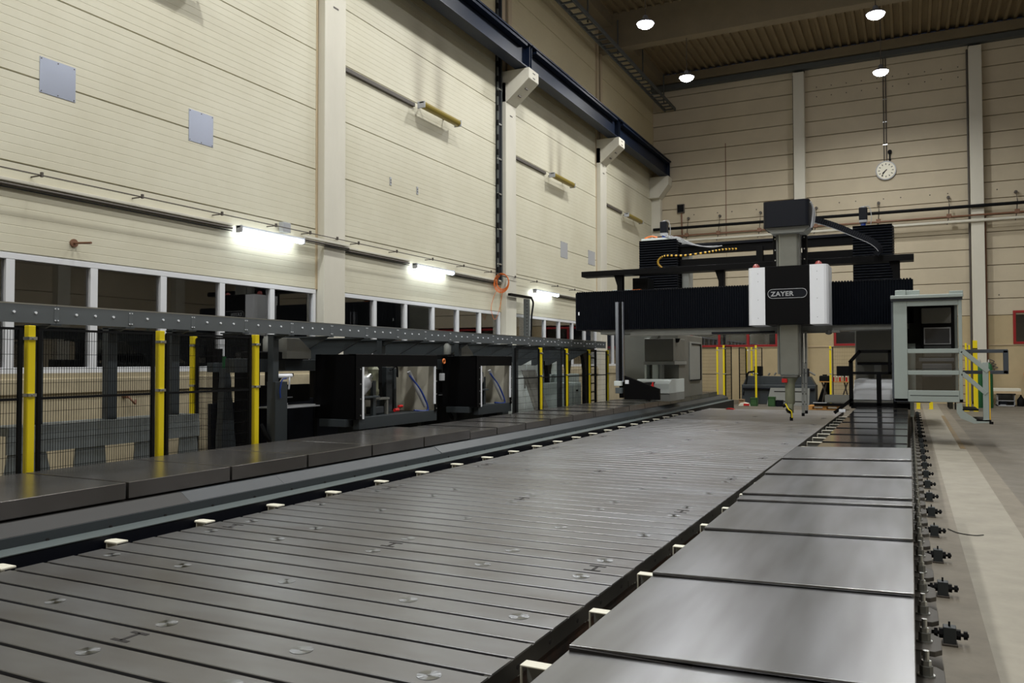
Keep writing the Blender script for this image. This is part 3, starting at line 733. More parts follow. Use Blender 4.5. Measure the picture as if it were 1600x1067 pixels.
# ================================================================== SAFETY FENCE (left, near)
def fence(label, posts, xy, ztop, z0, panels, mid=1.12, grp=None, post_w=.06, wv=.0235, wh=.12):
    """posts: list of (x,y); panels: list of ((x0,y0),(x1,y1))"""
    t = thing('safety_fence', label, 'fence', (posts[0][0], posts[0][1], z0), grp)
    for (x, y) in posts:
        bx('post', 'yellow', t, x-.03, x+.03, y-.03, y+.03, z0, ztop, bevel=.004)
        for z in (mid+.02, ztop-.12, z0+.12):
            b = mb(); box(b, x-.035, x+.045, y-.035, y+.035, z, z+.025); cyl(b, (x+.045, y-.0, z+.012), (x+.06, y, z+.012), .01, 6); build('clamp', b, 'galv', t)
    for (p, q) in panels:
        p, q = Vector((*p, 0)), Vector((*q, 0)); d = (q-p); L = d.length; d.normalize(); nrm = Vector((-d.y, d.x, 0))
        def bar(b, a, c, w): 
            q4 = [a + nrm*w + Vector((0, 0, w)), a - nrm*w + Vector((0, 0, w)), a - nrm*w - Vector((0, 0, w)), a + nrm*w - Vector((0, 0, w))]
            q5 = [v + (c-a) for v in q4]
            A = [b.verts.new(v) for v in q4]; B = [b.verts.new(v) for v in q5]
            for i in range(4): b.faces.new((A[i], A[(i+1) % 4], B[(i+1) % 4], B[i]))
        def vbar(b, a, z_0, z_1, w):
            q4 = [a + nrm*w + d*w, a - nrm*w + d*w, a - nrm*w - d*w, a + nrm*w - d*w]
            A = [b.verts.new(v + Vector((0, 0, z_0))) for v in q4]; B = [b.verts.new(v + Vector((0, 0, z_1))) for v in q4]
            for i in range(4): b.faces.new((A[i], A[(i+1) % 4], B[(i+1) % 4], B[i]))
        for z in (ztop-.03, mid, z0+.05):
            b = mb(); bar(b, p+Vector((0, 0, z)), q+Vector((0, 0, z)), .01); build('frame_bar', b, 'blackm', t)
        for e in (p+d*.012, q-d*.012):
            b = mb(); vbar(b, e, z0+.05, ztop-.03, .015); build('panel_upright', b, 'blackm', t)
        b = mb(); k = int(L/wv)
        for i in range(1, k): vbar(b, p+d*(L*i/k), z0+.05, ztop-.03, .0015)
        z = z0+.05+wh
        while z < ztop-.05:
            bar(b, p+Vector((0, 0, z)), q+Vector((0, 0, z)), .0018); z += wh
        stuff(build('wire_mesh', b, 'blackm', t))
    return t
FX = -6.56
fence('black wire mesh fence on yellow posts behind the near left covers', [(FX, 2.95), (FX, 4.25), (FX, 5.55), (FX, 6.83)], None, 1.73, 0,
      [((FX, 1.75), (FX, 2.88)), ((FX, 2.98), (FX, 4.18)), ((FX, 4.32), (FX, 5.48)), ((FX, 5.62), (FX, 6.76))])
fence('short wire mesh fence return at right angles with one yellow post', [(-7.55, 6.86)], None, 1.73, 0, [((-7.5, 6.86), (-6.66, 6.86))])
fence('far wire mesh fence on four yellow posts in front of the grey cabinets', [(FX, 14.6), (FX, 15.95), (FX, 17.3), (FX, 18.55)], None, 1.71, 0,
      [((FX, 13.45), (FX, 14.53)), ((FX, 14.67), (FX, 15.88)), ((FX, 16.02), (FX, 17.23)), ((FX, 17.37), (FX, 18.48))], wv=.05)

# ================================================================== GREY TOOL RAIL above fence
tr = thing('support_rail', 'long grey bolted steel rail on brackets above the left fence', 'rail', (-7.0, 10, .86))
J0 = 4.71-.773*5
for i in range(24):
    y = J0+.773*i
    b = mb()
    prism(b, [(-6.96, 1.775), (-6.96, 1.93), (-6.9, 1.935), (-6.895, 1.93), (-6.9, 1.77)], 'y', y+.002, y+.771); g = build('rail_segment', b, 'rail_grey', tr)
    bx('top_flange', 'galv', g, -7.06, -6.893, y+.002, y+.771, 1.93, 1.942)
    bx('splice', 'rail_grey', tr, -6.9, -6.894, y-.022, y+.022, 1.79, 1.925, bevel=.001)
    b = mb()
    for zz in (1.80, 1.905):
        for yy in (-.014, .014): cyl(b, (-6.894, y+yy, zz), (-6.888, y+yy, zz), .006, 6)
    for k in range(1, 4): cyl(b, (-6.9, y+.193*k, 1.86), (-6.886, y+.193*k, 1.86), .011, 8)
    stuff(build('rail_bolt', b, 'white', tr))
    # bracket: triangular gusset back to the post
    far = i >= 10; xb = -7.9 if far else -7.25
    b = mb(); prism(b, [(-6.93, 1.77), (xb, 1.77), (xb, 1.35 if far else 1.70), (xb+.1, 1.35 if far else 1.70)], 'y', y-.012, y+.012); gs = build('gusset', b, 'leaddark', tr, bevel=.002)
    bx('gusset_flange', 'leaddark', gs, xb, -6.9, y-.05, y+.05, 1.755, 1.772)
    if i >= 5 and i <= 7 or i in (3, 4, 9, 12, 15, 18, 21):
        bx('rail_post', 'leaddark', tr, -7.24, -7.15, y-.05, y+.05, .86 if i <= 7 else .0, 1.77, bevel=.003)
        bx('post_foot', 'leaddark', tr, -7.3, -7.1, y-.04, y+.04, .80 if i <= 7 else 0, .86 if i <= 7 else .03)
bx('wall_chord', 'leaddark', tr, -7.94, -7.88, J0+.773*10, J0+.773*24, 1.6, 1.77)
# grey trough with trapezoid legs behind the fence
tg_ = thing('sheet_trough', 'grey sheet metal trough with wide tapered legs behind the near fence', 'trough', (-7.15, 5.4, 0))
bx('top_channel', 'troughm', tg_, -7.32, -7.0, 4.35, 6.45, .78, .86, bevel=.006)
bx('apron', 'troughm', tg_, -7.03, -7.0, 4.35, 6.45, .62, .78)
for y0, y1, y2, y3 in ((4.37, 4.7, 4.25, 4.85), (5.0, 5.3, 4.95, 5.35), (5.65, 6.0, 5.6, 6.1), (6.2, 6.42, 6.15, 6.5)):
    b = mb(); prism(b, [(y2, 0), (y0, .65), (y1, .65), (y3, 0)], 'x', -7.03, -7.01); build('leg', b, 'troughm', tg_)

# ================================================================== TOOL CHANGER STATIONS
def enclosure(y0, y1, label, d=0):
    t = thing('tool_enclosure', label, 'machine enclosure', (-6.95, (y0+y1)/2, .6))
    x0, x1, z0, z1 = -7.28, -6.6, .66, 1.53
    bx('side_wall', 'black', t, x0, x1, y0, y0+.02, z0, z1, bevel=.003)
    bx('side_wall', 'black', t, x0, x1, y1-.02, y1, z0, z1, bevel=.003)
    bx('roof_strip', 'black', t, x0, x0+.1, y0, y1, z1-.02, z1+.004, bevel=.003)
    bx('roof_strip', 'black', t, x1-.12, x1, y0, y1, z1-.02, z1+.004, bevel=.003)
    bx('back_wall', 'inner', t, x0, x0+.02, y0+.02, y1-.02, z0, z1-.02)
    bx('side_lining', 'inner', t, x0+.02, x1-.03, y1-.03, y1-.02, z0, z1-.02)
    bx('front_header', 'black', t, x1-.02, x1+.004, y0, y1, z1-.17, z1, bevel=.003)
    bx('front_jamb', 'black', t, x1-.02, x1+.002, y0, y0+.14, z0, z1-.17, bevel=.003)
    bx('front_jamb', 'black', t, x1-.02, x1+.002, y1-.06, y1, z0, z1-.17, bevel=.003)
    bx('white_seal', 'white', t, x1-.015, x1+.008, y0+.14, y0+.175, z0, z1-.17)
    bx('white_seal', 'white', t, x1-.015, x1+.008, y1-.085, y1-.055, z0+.12, z1-.17)
    for z in (z0+.05, z0+.27, z0+.47, z1-.2):
        for y in (y0+.1, y1-.03):
            b = mb(); cyl(b, (x1+.002, y, z), (x1+.008, y, z), .01, 8); build('screw', b, 'galv', t)
    bx('sill_rail', 'leaddark', t, x1-.12, x1-.02, y0+.1, y1+.02, z0-.14, z0+.02, bevel=.004)
    bx('sill_rail', 'leaddark', t, x0+.1, x1-.14, y0-.04, y1-.1, z0-.1, z0-.0, bevel=.004)
    bx('stand', 'leaddark', t, x0+.15, x1-.1, y0+.3, y0+.4, 0, z0-.1); bx('stand', 'leaddark', t, x0+.15, x1-.1, y1-.4, y1-.3, 0, z0-.1)
    # tool head: angled milling head resting in a cradle
    b = mb(); c = Vector((-6.92, y0+.62, 1.14)); cyl(b, c+Vector((0, -.2, -.12)), c+Vector((0, .0, -.0)), .13, 20, .12); build('milling_head', b, 'silver', t, smooth=True)
    b = mb(); cyl(b, c+Vector((0, .0, 0)), c+Vector((0, .07, .04)), .1, 20, .085); cyl(b, c+Vector((0, .07, .04)), c+Vector((0, .14, .09)), .05, 16, .045); build('head_collar', b, 'galv', t, smooth=True)
    bx('cradle', 'leaddark', t, -7.05, -6.8, y0+.3, y0+.82, .92, .945, bevel=.003)
    bx('cradle_post', 'leaddark', t, -6.92, -6.87, y0+.76, y0+.83, .66, 1.16, bevel=.003); bx('cradle_leg', 'leaddark', t, -6.9, -6.86, y0+.5, y0+.55, .66, .92)
    # strut in blue with a hose
    b = mb(); cyl(b, (-6.85, y1-.42, 1.28), (-6.72, y1-.15, .74), .03, 10); build('gas_strut', b, 'silver', t)
    b = mb(); tube(b, spline([(-6.82, y1-.44, 1.22), (-6.74, y1-.24, .98), (-6.68, y1-.14, .72), (-6.66, y1-.26, .68), (-6.7, y1-.5, .7)], 6), .014, 6); build('blue_hose', b, 'bluep', t)
    return t
e1 = enclosure(8.71, 10.77, 'large black tool enclosure with open front behind the near left covers')
# big enclosure extras: boring cylinder, square frame stand, hoses
b = mb(); lathe(b, [(.07, 0), (.085, .02), (.085, .08), (.075, .1), (.075, .36), (.085, .38), (.06, .42)], (-6.98, 9.62, .94), 18); build('boring_head', b, 'olive', e1, smooth=True)
b = mb(); lathe(b, [(.1, 0), (.1, .02), (.05, .03), (.05, .06)], (-6.98, 9.62, .9), 18); build('chuck', b, 'galv', e1, smooth=True)
for a in ((9.52, 9.56), (9.86, 9.9)): bx('stand_post', 'mgrey2', e1, -6.95, -6.91, a[0], a[1], .66, .9)
bx('stand_top', 'mgrey2', e1, -7.1, -6.9, 9.5, 9.92, .88, .91); bx('stand_box', 'leaddark', e1, -7.1, -6.93, 9.6, 9.82, .68, .78, bevel=.01)
bx('column', 'leaddark', e1, -7.1, -6.98, 9.95, 10.1, .68, 1.35, bevel=.005); bx('column', 'blackm', e1, -7.12, -7.0, 9.75, 9.87, .9, 1.38, bevel=.005)
bx('column', 'leaddark', e1, -7.15, -7.08, 10.3, 10.36, .68, 1.33, bevel=.005)
b = mb(); tube(b, spline([(-6.95, 10.0, 1.3), (-6.9, 10.1, 1.36), (-6.92, 10.15, 1.2)], 5), .015, 6); build('hose', b, 'blackm', e1)
b = mb(); cyl(b, (-6.8, 9.9, .72), (-6.8, 10.0, .72), .025, 8); build('red_coupling', b, 'redglow', e1)
b = mb(); cyl(b, (-6.9, 10.15, .76), (-6.9, 10.25, .76), .02, 8); build('red_coupling', b, 'redglow', e1)
for dy in (.28, .4): bx('socket', 'blackm', e1, -7.258, -7.25, 8.9+dy, 8.97+dy, 1.3, 1.37)
e2 = enclosure(12.05, 13.4, 'small black tool enclosure with open front, right of the large one')

def toolarm(y, label):
    """gantry-mounted tool changer arm carrying a motor and a hood"""
    t = thing('tool_changer', label, 'machine', (-7.4, y, 0))
    bx('column', 'black', t, -7.75, -7.6, y-.3, y+.0, 0, 1.4, bevel=.005)
    bx('column', 'leaddark', t, -7.25, -7.11, y-.25, y-.03, 0, 1.18, bevel=.006)
    bx('cross_beam', 'leaddark', t, -7.45, -7.3, y-.75, y-.1, 1.3, 1.47, bevel=.005)
    bx('cross_beam', 'leaddark', t, -7.55, -7.4, y+.25, y+1.0, 1.32, 1.46, bevel=.005)
    b = mb(); lathe(b, [(.075, 0), (.08, .01), (.08, .16), (.07, .18), (.07, .2)], (-7.4, y-.05, 1.56), 18); build('motor', b, 'mgrey', t, smooth=True)
    b = mb(); cyl(b, (-7.4, y-.05, 1.3), (-7.4, y-.05, 1.56), .02, 8); build('screw_shaft', b, 'galv', t)
    b = mb(); prism(b, [(y+.08, 1.47), (y+.08, 1.74), (y+.32, 1.74), (y+.55, 1.58), (y+.55, 1.47)], 'x', -7.5, -7.22); build('hood', b, 'mgrey2', t, bevel=.005)
    b = mb(); prism(b, [(y-.1, 1.1), (y+.1, 1.28), (y+.3, 1.28), (y+.3, 1.24), (y+.1, 1.24), (y-.05, 1.1)], 'x', -7.35, -7.3); build('arm', b, 'black', t)
    bx('gear_plate', 'blackm', t, -7.6, -7.3, y-.35, y+.6, 1.46, 1.56, bevel=.01)
    b = mb(); cyl(b, (-7.2, y-.2, 1.25), (-7.2, y+.14, 1.25), .028, 10); build('shaft', b, 'white', t)
    b = mb(); tube(b, spline([(-7.12, y-.04, 1.22), (-7.08, y-.16, 1.2), (-7.08, y-.2, 1.08), (-7.09, y-.18, .98)], 5), .01, 6); build('blue_hose', b, 'bluep', t)
    b = mb(); tube(b, spline([(-7.2, y+.1, 1.25), (-7.15, y+.05, 1.18), (-7.1, y-.02, 1.08)], 5), .012, 6); build('grey_hose', b, 'silver', t)
    bx('rear_plate', 'black', t, -7.7, -7.62, y+.0, y+1.0, .88, 1.12, bevel=.003)
    for yy in (y+.2, y+.5): bx('slot', 'silver', t, -7.62, -7.615, yy, yy+.14, .94, .955)
    bx('shelf', 'silver', t, -7.62, -7.2, y-.05, y+.9, .83, .845)
    bx('shelf_box', 'silver', t, -7.3, -7.2, y-.05, y+.08, .845, .9, bevel=.005)
    b = mb(); prism(b, [(y-.15, .82), (y+.45, .82), (y+.75, .0), (y-.15, .0)], 'x', -7.66, -7.64); build('side_plate', b, 'navy', t)
    bx('frame_foot', 'leaddark', t, -7.8, -7.1, y-.3, y+.7, 0, .06)
    b = mb(); tube(b, spline([(-7.3, y-.3, .65), (-7.2, y-.25, .45), (-7.15, y-.1, .35), (-7.2, y-.15, .2)], 5), .03, 8); build('drain_hose', b, 'blackm', t)
    return t
toolarm(8.0, 'dark tool changer column with small grey motor and hood, left of the large enclosure')
toolarm(11.3+2.1-.9, 'tool changer unit with grey motor standing behind the small black enclosure')
t = thing('control_pendant', 'small pale pendant box with a yellow ring hanging between the two black enclosures', 'control box', (-6.9, 11.5, 1.1))
bx('case', 'silver', t, -6.95, -6.9, 11.4, 11.5, 1.12, 1.24, bevel=.006); b = mb(); cyl(b, (-6.92, 11.45, 1.24), (-6.92, 11.45, 1.4), .01, 6); build('cord', b, 'blackm', t)
b = mb(); tube(b, [(-6.9, 11.47+.035*math.cos(a), 1.44+.035*math.sin(a)) for a in [2*PI*i/16 for i in range(17)]], .012, 6); build('ring', b, 'orange', t)
# green status lamp on a dark tapered mast behind the fence
t = thing('signal_mast', 'dark tapered mast with a small green light strip behind the return fence', 'mast', (-7.7, 7.6, 0))
b = mb(); prism(b, [(7.42, 0), (7.5, 1.35), (7.58, 1.35), (7.72, 0)], 'x', -7.8, -7.7); build('mast', b, 'leaddark', t)
bx('green_lamp', 'ggreen', t, -7.76, -7.73, 7.51, 7.54, 1.35, 1.5)

# ================================================================== CABINETS at the left, far
t = thing('electrical_cabinet', 'tall pale grey electrical cabinet behind the far fence', 'cabinet', (-8.5, 17, 0))
bx('body', 'mwhite', t, -8.85, -8.3, 15.6, 19.6, .05, 1.8, bevel=.008)
for i in range(4):
    y = 15.6+1.0*i; dr = bx('door', 'mwhite', t, -8.3, -8.285, y+.02, y+.98, .12, 1.75, bevel=.004)
    bx('door_handle', 'mgrey2', dr, -8.285, -8.26, y+.88, y+.92, .8, 1.1, bevel=.004)
bx('label_plate', 'mgrey2', t, -8.283, -8.275, 16.5, 16.72, 1.0, 1.62); 
b = mb(); prism(b, [(17.0, 1.36), (17.12, 1.36), (17.06, 1.48)], 'x', -8.283, -8.278); build('warning_sign', b, 'yellow', t)
bx('plinth', 'leaddark', t, -8.85, -8.32, 15.62, 19.58, 0, .05)
t = thing('control_unit', 'low pale green control unit with two doors behind the fence posts', 'cabinet', (-8.0, 19.8, 0))
bx('body', 'paledoor', t, -8.1, -7.5, 18.0, 19.2, .04, .92, bevel=.01)
for i in range(2):
    dr = bx('door', 'paledoor', t, -7.5, -7.485, 18.03+.6*i, 18.57+.6*i, .1, .88, bevel=.004); bx('door_handle', 'blackm', dr, -7.485, -7.47, 18.1+.72*i, 18.22+.72*i, .7, .74)
bx('body_rear', 'paledoor', t, -8.3, -7.9, 18.7, 20.1, .04, 1.12, bevel=.01)
t = thing('pedestal_stand', 'dark grey pedestal with blue and white clamp on top behind the far fence', 'stand', (-7.1, 13.9, 0))
bx('pedestal', 'leaddark', t, -7.2, -7.02, 13.85, 14.1, 0, 1.13, bevel=.006)
b = mb(); cyl(b, (-7.1, 13.85, 1.13), (-7.1, 13.85, 1.28), .05, 12); build('blue_boss', b, 'bluep', t)
b = mb(); cyl(b, (-7.1, 13.95, 1.18), (-7.1, 14.2, 1.22), .05, 12); build('white_clamp', b, 'white', t, smooth=True)
for s in (-.05, .25): 
    b = mb(); cyl(b, (-7.1, 13.92+s, 1.24), (-7.1, 13.96+s, 1.36), .025, 8); build('claw', b, 'blackm', t)
t = thing('leaning_sheet', 'grey sheet leaning against the cabinet behind the second fence post', 'sheet', (-7.6, 16.6, 0))
b = mb(); prism(b, [(-7.3, 0), (-7.75, 1.25), (-7.74, 1.25), (-7.28, 0)], 'y', 16.2, 16.95); build('sheet', b, 'mgrey2', t)
bx('edge_strip', 'silver', t, -7.765, -7.735, 16.2, 16.95, 1.24, 1.255)
t = thing('ladder', 'dark narrow ladder rack standing left of the tall chrome column', 'ladder', (-7.4, 19.6, 0))
for y in (19.5, 19.95): bx('side_rail', 'black', t, -7.42, -7.37, y, y+.05, 0, 1.75)
for i in range(7): bx('rung', 'black', t, -7.41, -7.38, 19.5, 20.0, .2+.22*i, .23+.22*i)
t = thing('rail_trestle', 'dark trestle with flared legs under the far end of the grey rail', 'frame', (-7.9, 20.5, 0))
for y in (18.7, 20.0, 21.3):
    b = mb(); prism(b, [(y-.35, 1.75), (y+.35, 1.75), (y+.18, 1.5), (y+.1, 1.2), (y+.1, 0), (y-.1, 0), (y-.1, 1.2), (y-.18, 1.5)], 'x', -8.25, -8.15); build('flared_leg', b, 'black', t)
bx('top_beam', 'black', t, -8.3, -8.1, 18.2, 21.8, 1.72, 1.85)

# ================================================================== GANTRY
g = thing('gantry_machine', 'huge black and grey portal milling machine spanning the table at the far end', 'milling machine', (-3.06, 18.5, .5))
GY = 16.7
def bellows(name, x0, x1, y, z0, z1, pitch=.047, d=.022, depth=.5):
    b = mb(); pts = [(x0, y+depth)]; x = x0
    while x < x1-.001:
        pts += [(x, y+d), (x+pitch/2, y)]; x += pitch
    pts += [(x1, y+d), (x1, y+depth)]
    prism(b, pts, 'z', z0, z1); return build(name, b, 'bellow', g)
def teeth_top(x0, x1):
    b = mb(); x = x0
    while x < x1:
        prism(b, [(x, 2.95), (x+.012, 2.975), (x+.035, 2.975), (x+.047, 2.95)], 'y', GY+.0, GY+.5); x += .0535
    return stuff(build('bellows_teeth', b, 'bellow', g))
bellows('front_bellows', -6.62, -2.76, GY, 2.13, 2.95); bellows('front_bellows', -1.36, .08, GY, 2.13, 2.95)
teeth_top(-6.62, -2.8); teeth_top(-1.33, .05)
bx('crossbeam', 'mgrey2', g, -6.5, .06, GY+.5, 18.6, 2.12, 2.9, bevel=.02)
bx('end_cap', 'navy', g, -6.64, -6.61, GY-.01, 17.3, 2.13, 2.95, bevel=.004)
bx('warning_label', 'white', g, -6.58, -6.55, GY-.008, GY, 2.46, 2.53)
bx('lower_rail', 'mgrey', g, -6.1, .0, GY+.1, 17.4, 2.03, 2.13, bevel=.01)
bx('lower_lip', 'mgrey2', g, -5.4, -1.2, GY+.05, GY+.12, 1.98, 2.03, bevel=.004)
bx('dark_lip', 'navy', g, -3.65, -2.4, GY+.02, GY+.1, 2.0, 2.035)
# saddle
bx('saddle_cover', 'black', g, -2.45, -1.65, 15.9, GY+.05, 2.12, 3.23, bevel=.006, label='black front cover carrying the maker lettering')
for x0, x1, s in ((-2.77, -2.452, -1), (-1.648, -1.33, 1)):
    b = mb(); o = .04
    if s < 0: prism(b, [(x0+.01, GY+.05), (x0, 15.99), (x0+.03, 15.92), (x0+.07, 15.895), (x1, 15.895), (x1, GY+.05)], 'z', 2.12, 3.22)
    else: prism(b, [(x0, GY+.05), (x0, 15.895), (x1-.07, 15.895), (x1-.03, 15.92), (x1, 15.99), (x1-.0, GY+.05)], 'z', 2.12, 3.23)
    wp = build('side_panel', b, 'white', g, label='white side panel of the saddle')
    b = mb()
    for zz in (2.25, 2.6, 2.95, 3.1):
        cyl(b, ((x0+x1)/2-.03*s, 15.893, zz), ((x0+x1)/2-.03*s, 15.897, zz), .008, 6)
    build('screw', b, 'silver', wp)
for x in (-2.66, -1.52):
    b = mb(); lathe(b, [(.07, 0), (.07, .02), (.065, .05), (.045, .085), (.015, .1)], (x, 16.2, 3.225), 16); build('beacon', b, 'beacon', g, smooth=True, label='dull red beacon lamp')
# logo
def rounded(b, x0, x1, z0, z1, y, w):
    r = (z1-z0)/2; zc = (z0+z1)/2; P = []
    for i in range(13): a = PI/2+PI*i/12; P.append((x0+r+r*math.cos(a), zc+r*math.sin(a)))
    for i in range(13): a = -PI/2+PI*i/12; P.append((x1-r+r*math.cos(a), zc+r*math.sin(a)))
    tube(b, [(p[0], y, p[1]) for p in P]+[(P[0][0], y, P[0][1])], w, 4)
b = mb(); rounded(b, -2.40, -1.70, 2.62, 2.79, 15.896, .006); build('logo_outline', b, 'silver', g)
b = mb(); prism(b, [(-2.38+.0, 2.64), (-2.38, 2.77), (-1.72, 2.77), (-1.72, 2.64)], 'y', 15.897, 15.9); build('logo_field', b, 'navy', g)
cu = bpy.data.curves.new('maker_lettering', 'FONT'); cu.body = 'ZAYER'; cu.size = .12; cu.extrude = .002; cu.space_character = 1.08; cu.offset = .0035
tmp = bpy.data.objects.new('tmp_text', cu); COL.objects.link(tmp)
dg = bpy.context.evaluated_depsgraph_get(); me = bpy.data.meshes.new_from_object(tmp.evaluated_get(dg)); bpy.data.objects.remove(tmp)
me.materials.clear(); me.materials.append(M['silver'])
lo = bpy.data.objects.new('maker_lettering', me); COL.objects.link(lo); lo.parent = g
xs_ = [v.co.x for v in me.vertices]; sx = .42/(max(xs_)-min(xs_))
lo.matrix_local = Matrix.Translation(Vector((-2.345, 15.893, 2.662)) - Vector(g['_w'])) @ Matrix.Rotation(PI/2, 4, 'X') @ Matrix.Diagonal((sx, 1, 1, 1))
# ram
bx('ram', 'ramgrey', g, -2.23, -1.87, 16.1, 16.5, 1.16, 3.97, bevel=.03)
for x in (-2.255, -1.865): bx('ram_guide', 'mgrey2', g, x-.018, x+.018, 16.14, 16.4, 1.18, 3.97, bevel=.004)
for x in (-2.33, -1.79): bx('ram_slide', 'black', g, x-.04, x+.04, 16.4, 16.6, 3.2, 3.95, bevel=.005)
b = mb()
for z in (3.4, 3.6, 3.82):
    for x in (-2.33, -1.79): cyl(b, (x, 16.395, z), (x, 16.4, z), .014, 8)
build('slide_bolt', b, 'galv', g)
# top drive box with rounded corners
def rbox(b, x0, x1, y0, y1, z0, z1, r, n=5):
    P = []
    for cx, cy, a0 in ((x1-r, y1-r, 0), (x0+r, y1-r, PI/2), (x0+r, y0+r, PI), (x1-r, y0+r, 1.5*PI)):
        for i in range(n+1): a = a0+PI/2*i/n; P.append((cx+r*math.cos(a), cy+r*math.sin(a)))
    prism(b, P, 'z', z0, z1)
b = mb(); rbox(b, -2.47, -1.64, 15.85, 16.6, 3.97, 4.46, .08); tbx = build('top_drive_box', b, 'navy', g, smooth=True, label='blue-black drive box on top of the ram')
b = mb(); prism(b, [(-2.45, 3.97), (-1.66, 3.97), (-1.75, 3.86), (-2.33, 3.86)], 'y', 15.95, 16.55); build('drive_box_underside', b, 'mgrey', g)
b = mb(); tube(b, spline([(-1.63, 16.0, 4.42), (-1.59, 16.05, 4.3), (-1.6, 16.05, 4.1), (-1.62, 16.0, 3.93)], 5), .02, 6)
tube(b, spline([(-1.63, 16.1, 4.4), (-1.57, 16.15, 4.25), (-1.6, 16.15, 4.0), (-1.7, 16.05, 3.9)], 5), .014, 6); build('cable_bundle', b, 'silver', g)
# spindle
bx('ram_end', 'mgrey2', g, -2.2, -1.9, 16.12, 16.48, 1.12, 1.17, bevel=.02)
b = mb(); lathe(b, [(.07, 0), (.09, .03), (.09, .38), (.1, .42), (.12, .46), (.14, .50), (.145, .52)], (-2.07, 16.3, .60), 20); build('spindle_quill', b, 'olive', g, smooth=True)
b = mb(); box(b, -2.2, -2.1, 16.15, 16.25, 1.02, 1.1); build('red_tag', b, 'redglow', g, bevel=.01)
b = mb(); rbox(b, -2.13, -2.01, 16.22, 16.38, .44, .62, .04); build('milling_head', b, 'olive', g, smooth=True)
b = mb(); cyl(b, (-2.11, 16.3, .5), (-2.05, 16.12, .48), .045, 14); cyl(b, (-2.13, 16.2, .6), (-2.18, 16.16, .57), .03, 10); build('head_nose', b, 'blackm', g)
b = mb(); tube(b, spline([(-2.13, 16.12, .62), (-2.07, 16.08, .52), (-2.02, 16.08, .48), (-2.01, 16.1, .36)], 5), .012, 6); build('coolant_hose', b, 'yellow', g)
b = mb(); cyl(b, (-2.03, 16.14, .30), (-2.03, 16.14, .37), .03, 10); cyl(b, (-2.03, 16.14, .37), (-2.04, 16.2, .46), .016, 8); build('tool_holder', b, 'blackm', g)
for x, zb in ((-1.86, .43), (-1.80, .48)):
    b = mb(); box(b, x-.022, x+.022, 16.5, 16.54, zb, 2.0); gr = build('guide_rod', b, 'mgrey', g)
    bx('rod_foot', 'blackm', gr, x-.025, x+.025, 16.49, 16.55, zb-.06, zb)
    b = mb()
    for i in range(5): cyl(b, (x, 16.497, .6+.2*i), (x, 16.5, .6+.2*i), .01, 8)
    build('rod_hole', b, 'blackm', gr)
# upper tray and supports
bx('cable_tray', 'black', g, -6.62, .1, 17.0, 17.35, 3.34, 3.46, bevel=.004)
for x in (-5.78, -3.55, -.23):
    b = mb(); prism(b, [(x-.1, 3.34), (x-.03, 3.12), (x-.03, 2.9), (x+.09, 2.9), (x+.09, 3.34)], 'y', 17.1, 17.25); build('tray_support', b, 'black', g)
# bellows towers behind
def tower(x0, x1, z0, z1, y0=18.0, y1=18.75):
    b = mb(); z = z0; pts = [(y1, z0)]
    while z < z1-.001: pts += [(y0+.03, z), (y0, z+.028)]; z += .056
    pts += [(y0+.03, z1), (y1, z1)]
    prism(b, pts, 'x', x0, x1)
    z = z0
    while z < z1-.03:
        prism(b, [(x1, z), (x1+.03, z+.028), (x1, z+.056)], 'y', y0+.02, y1); z += .056
    return build('tower_bellows', b, 'bellow', g)
tower(-5.58, -4.7, 2.9, 4.2); tower(-1.02, -.28, 2.9, 4.2)
bx('tower_cap', 'mwhite', g, -5.56, -4.72, 18.1, 18.7, 4.2, 4.28, bevel=.01); bx('tower_cap', 'blackm', g, -1.0, -.3, 18.1, 18.7, 4.2, 4.22)
bx('tower_column', 'mgrey', g, -4.66, -4.5, 18.3, 18.7, 2.9, 4.2, bevel=.01)
for x, zb in ((-5.08, 4.28), (-.83, 4.24)):
    b = mb(); lathe(b, [(.05, 0), (.05, .08)], (x, 18.35, zb), 16); build('motor_flange', b, 'bluep', g, smooth=True)
    b = mb(); box(b, x-.075, x+.075, 18.27, 18.43, zb+.08, zb+.14); build('motor_base', b, 'silver', g, bevel=.01)
    b = mb(); box(b, x-.08, x+.08, 18.26, 18.44, zb+.14, zb+.4); m_ = build('servo_motor', b, 'navy', g, bevel=.015)
    b = mb(); lathe(b, [(.05, 0), (.05, .02), (.02, .03)], (x, 18.35, zb+.4), 12); build('motor_cap', b, 'silver', m_)
    b = mb(); tube(b, spline([(x+.03, 18.3, zb+.42), (x+.12, 18.3, zb+.4), (x+.16, 18.3, zb+.2), (x+.14, 18.3, zb)], 5), .008, 5); build('motor_cable', b, 'silver', m_)
b = mb(); 
for k in range(4): tube(b, spline([(-4.75-.1*k, 18.1, 4.28+.02*k), (-4.6, 18.05, 4.22-.03*k), (-4.3+.1*k, 18.1, 4.05-.02*k), (-4.0+.1*k, 18.1, 4.0)], 6), .012, 6)
build('cable_bundle', b, 'silver', g)
b = mb(); tube(b, spline([(-5.5, 18.2, 4.3), (-5.35, 18.2, 4.34), (-5.2, 18.2, 4.31)], 5), .02, 6); build('orange_cable', b, 'orange', g)
bx('rear_beam', 'black', g, -4.7, -1.02, 18.2, 18.35, 3.87, 4.04, bevel=.004); bx('rear_beam', 'navy', g, -4.7, -1.02, 18.15, 18.3, 4.04, 4.1, bevel=.004)
bx('rear_beam', 'black', g, -4.7, -1.02, 18.2, 18.4, 3.5, 3.76, bevel=.004)
bx('rear_post', 'black', g, -2.98, -2.84, 18.15, 18.3, 3.4, 3.95, bevel=.003)
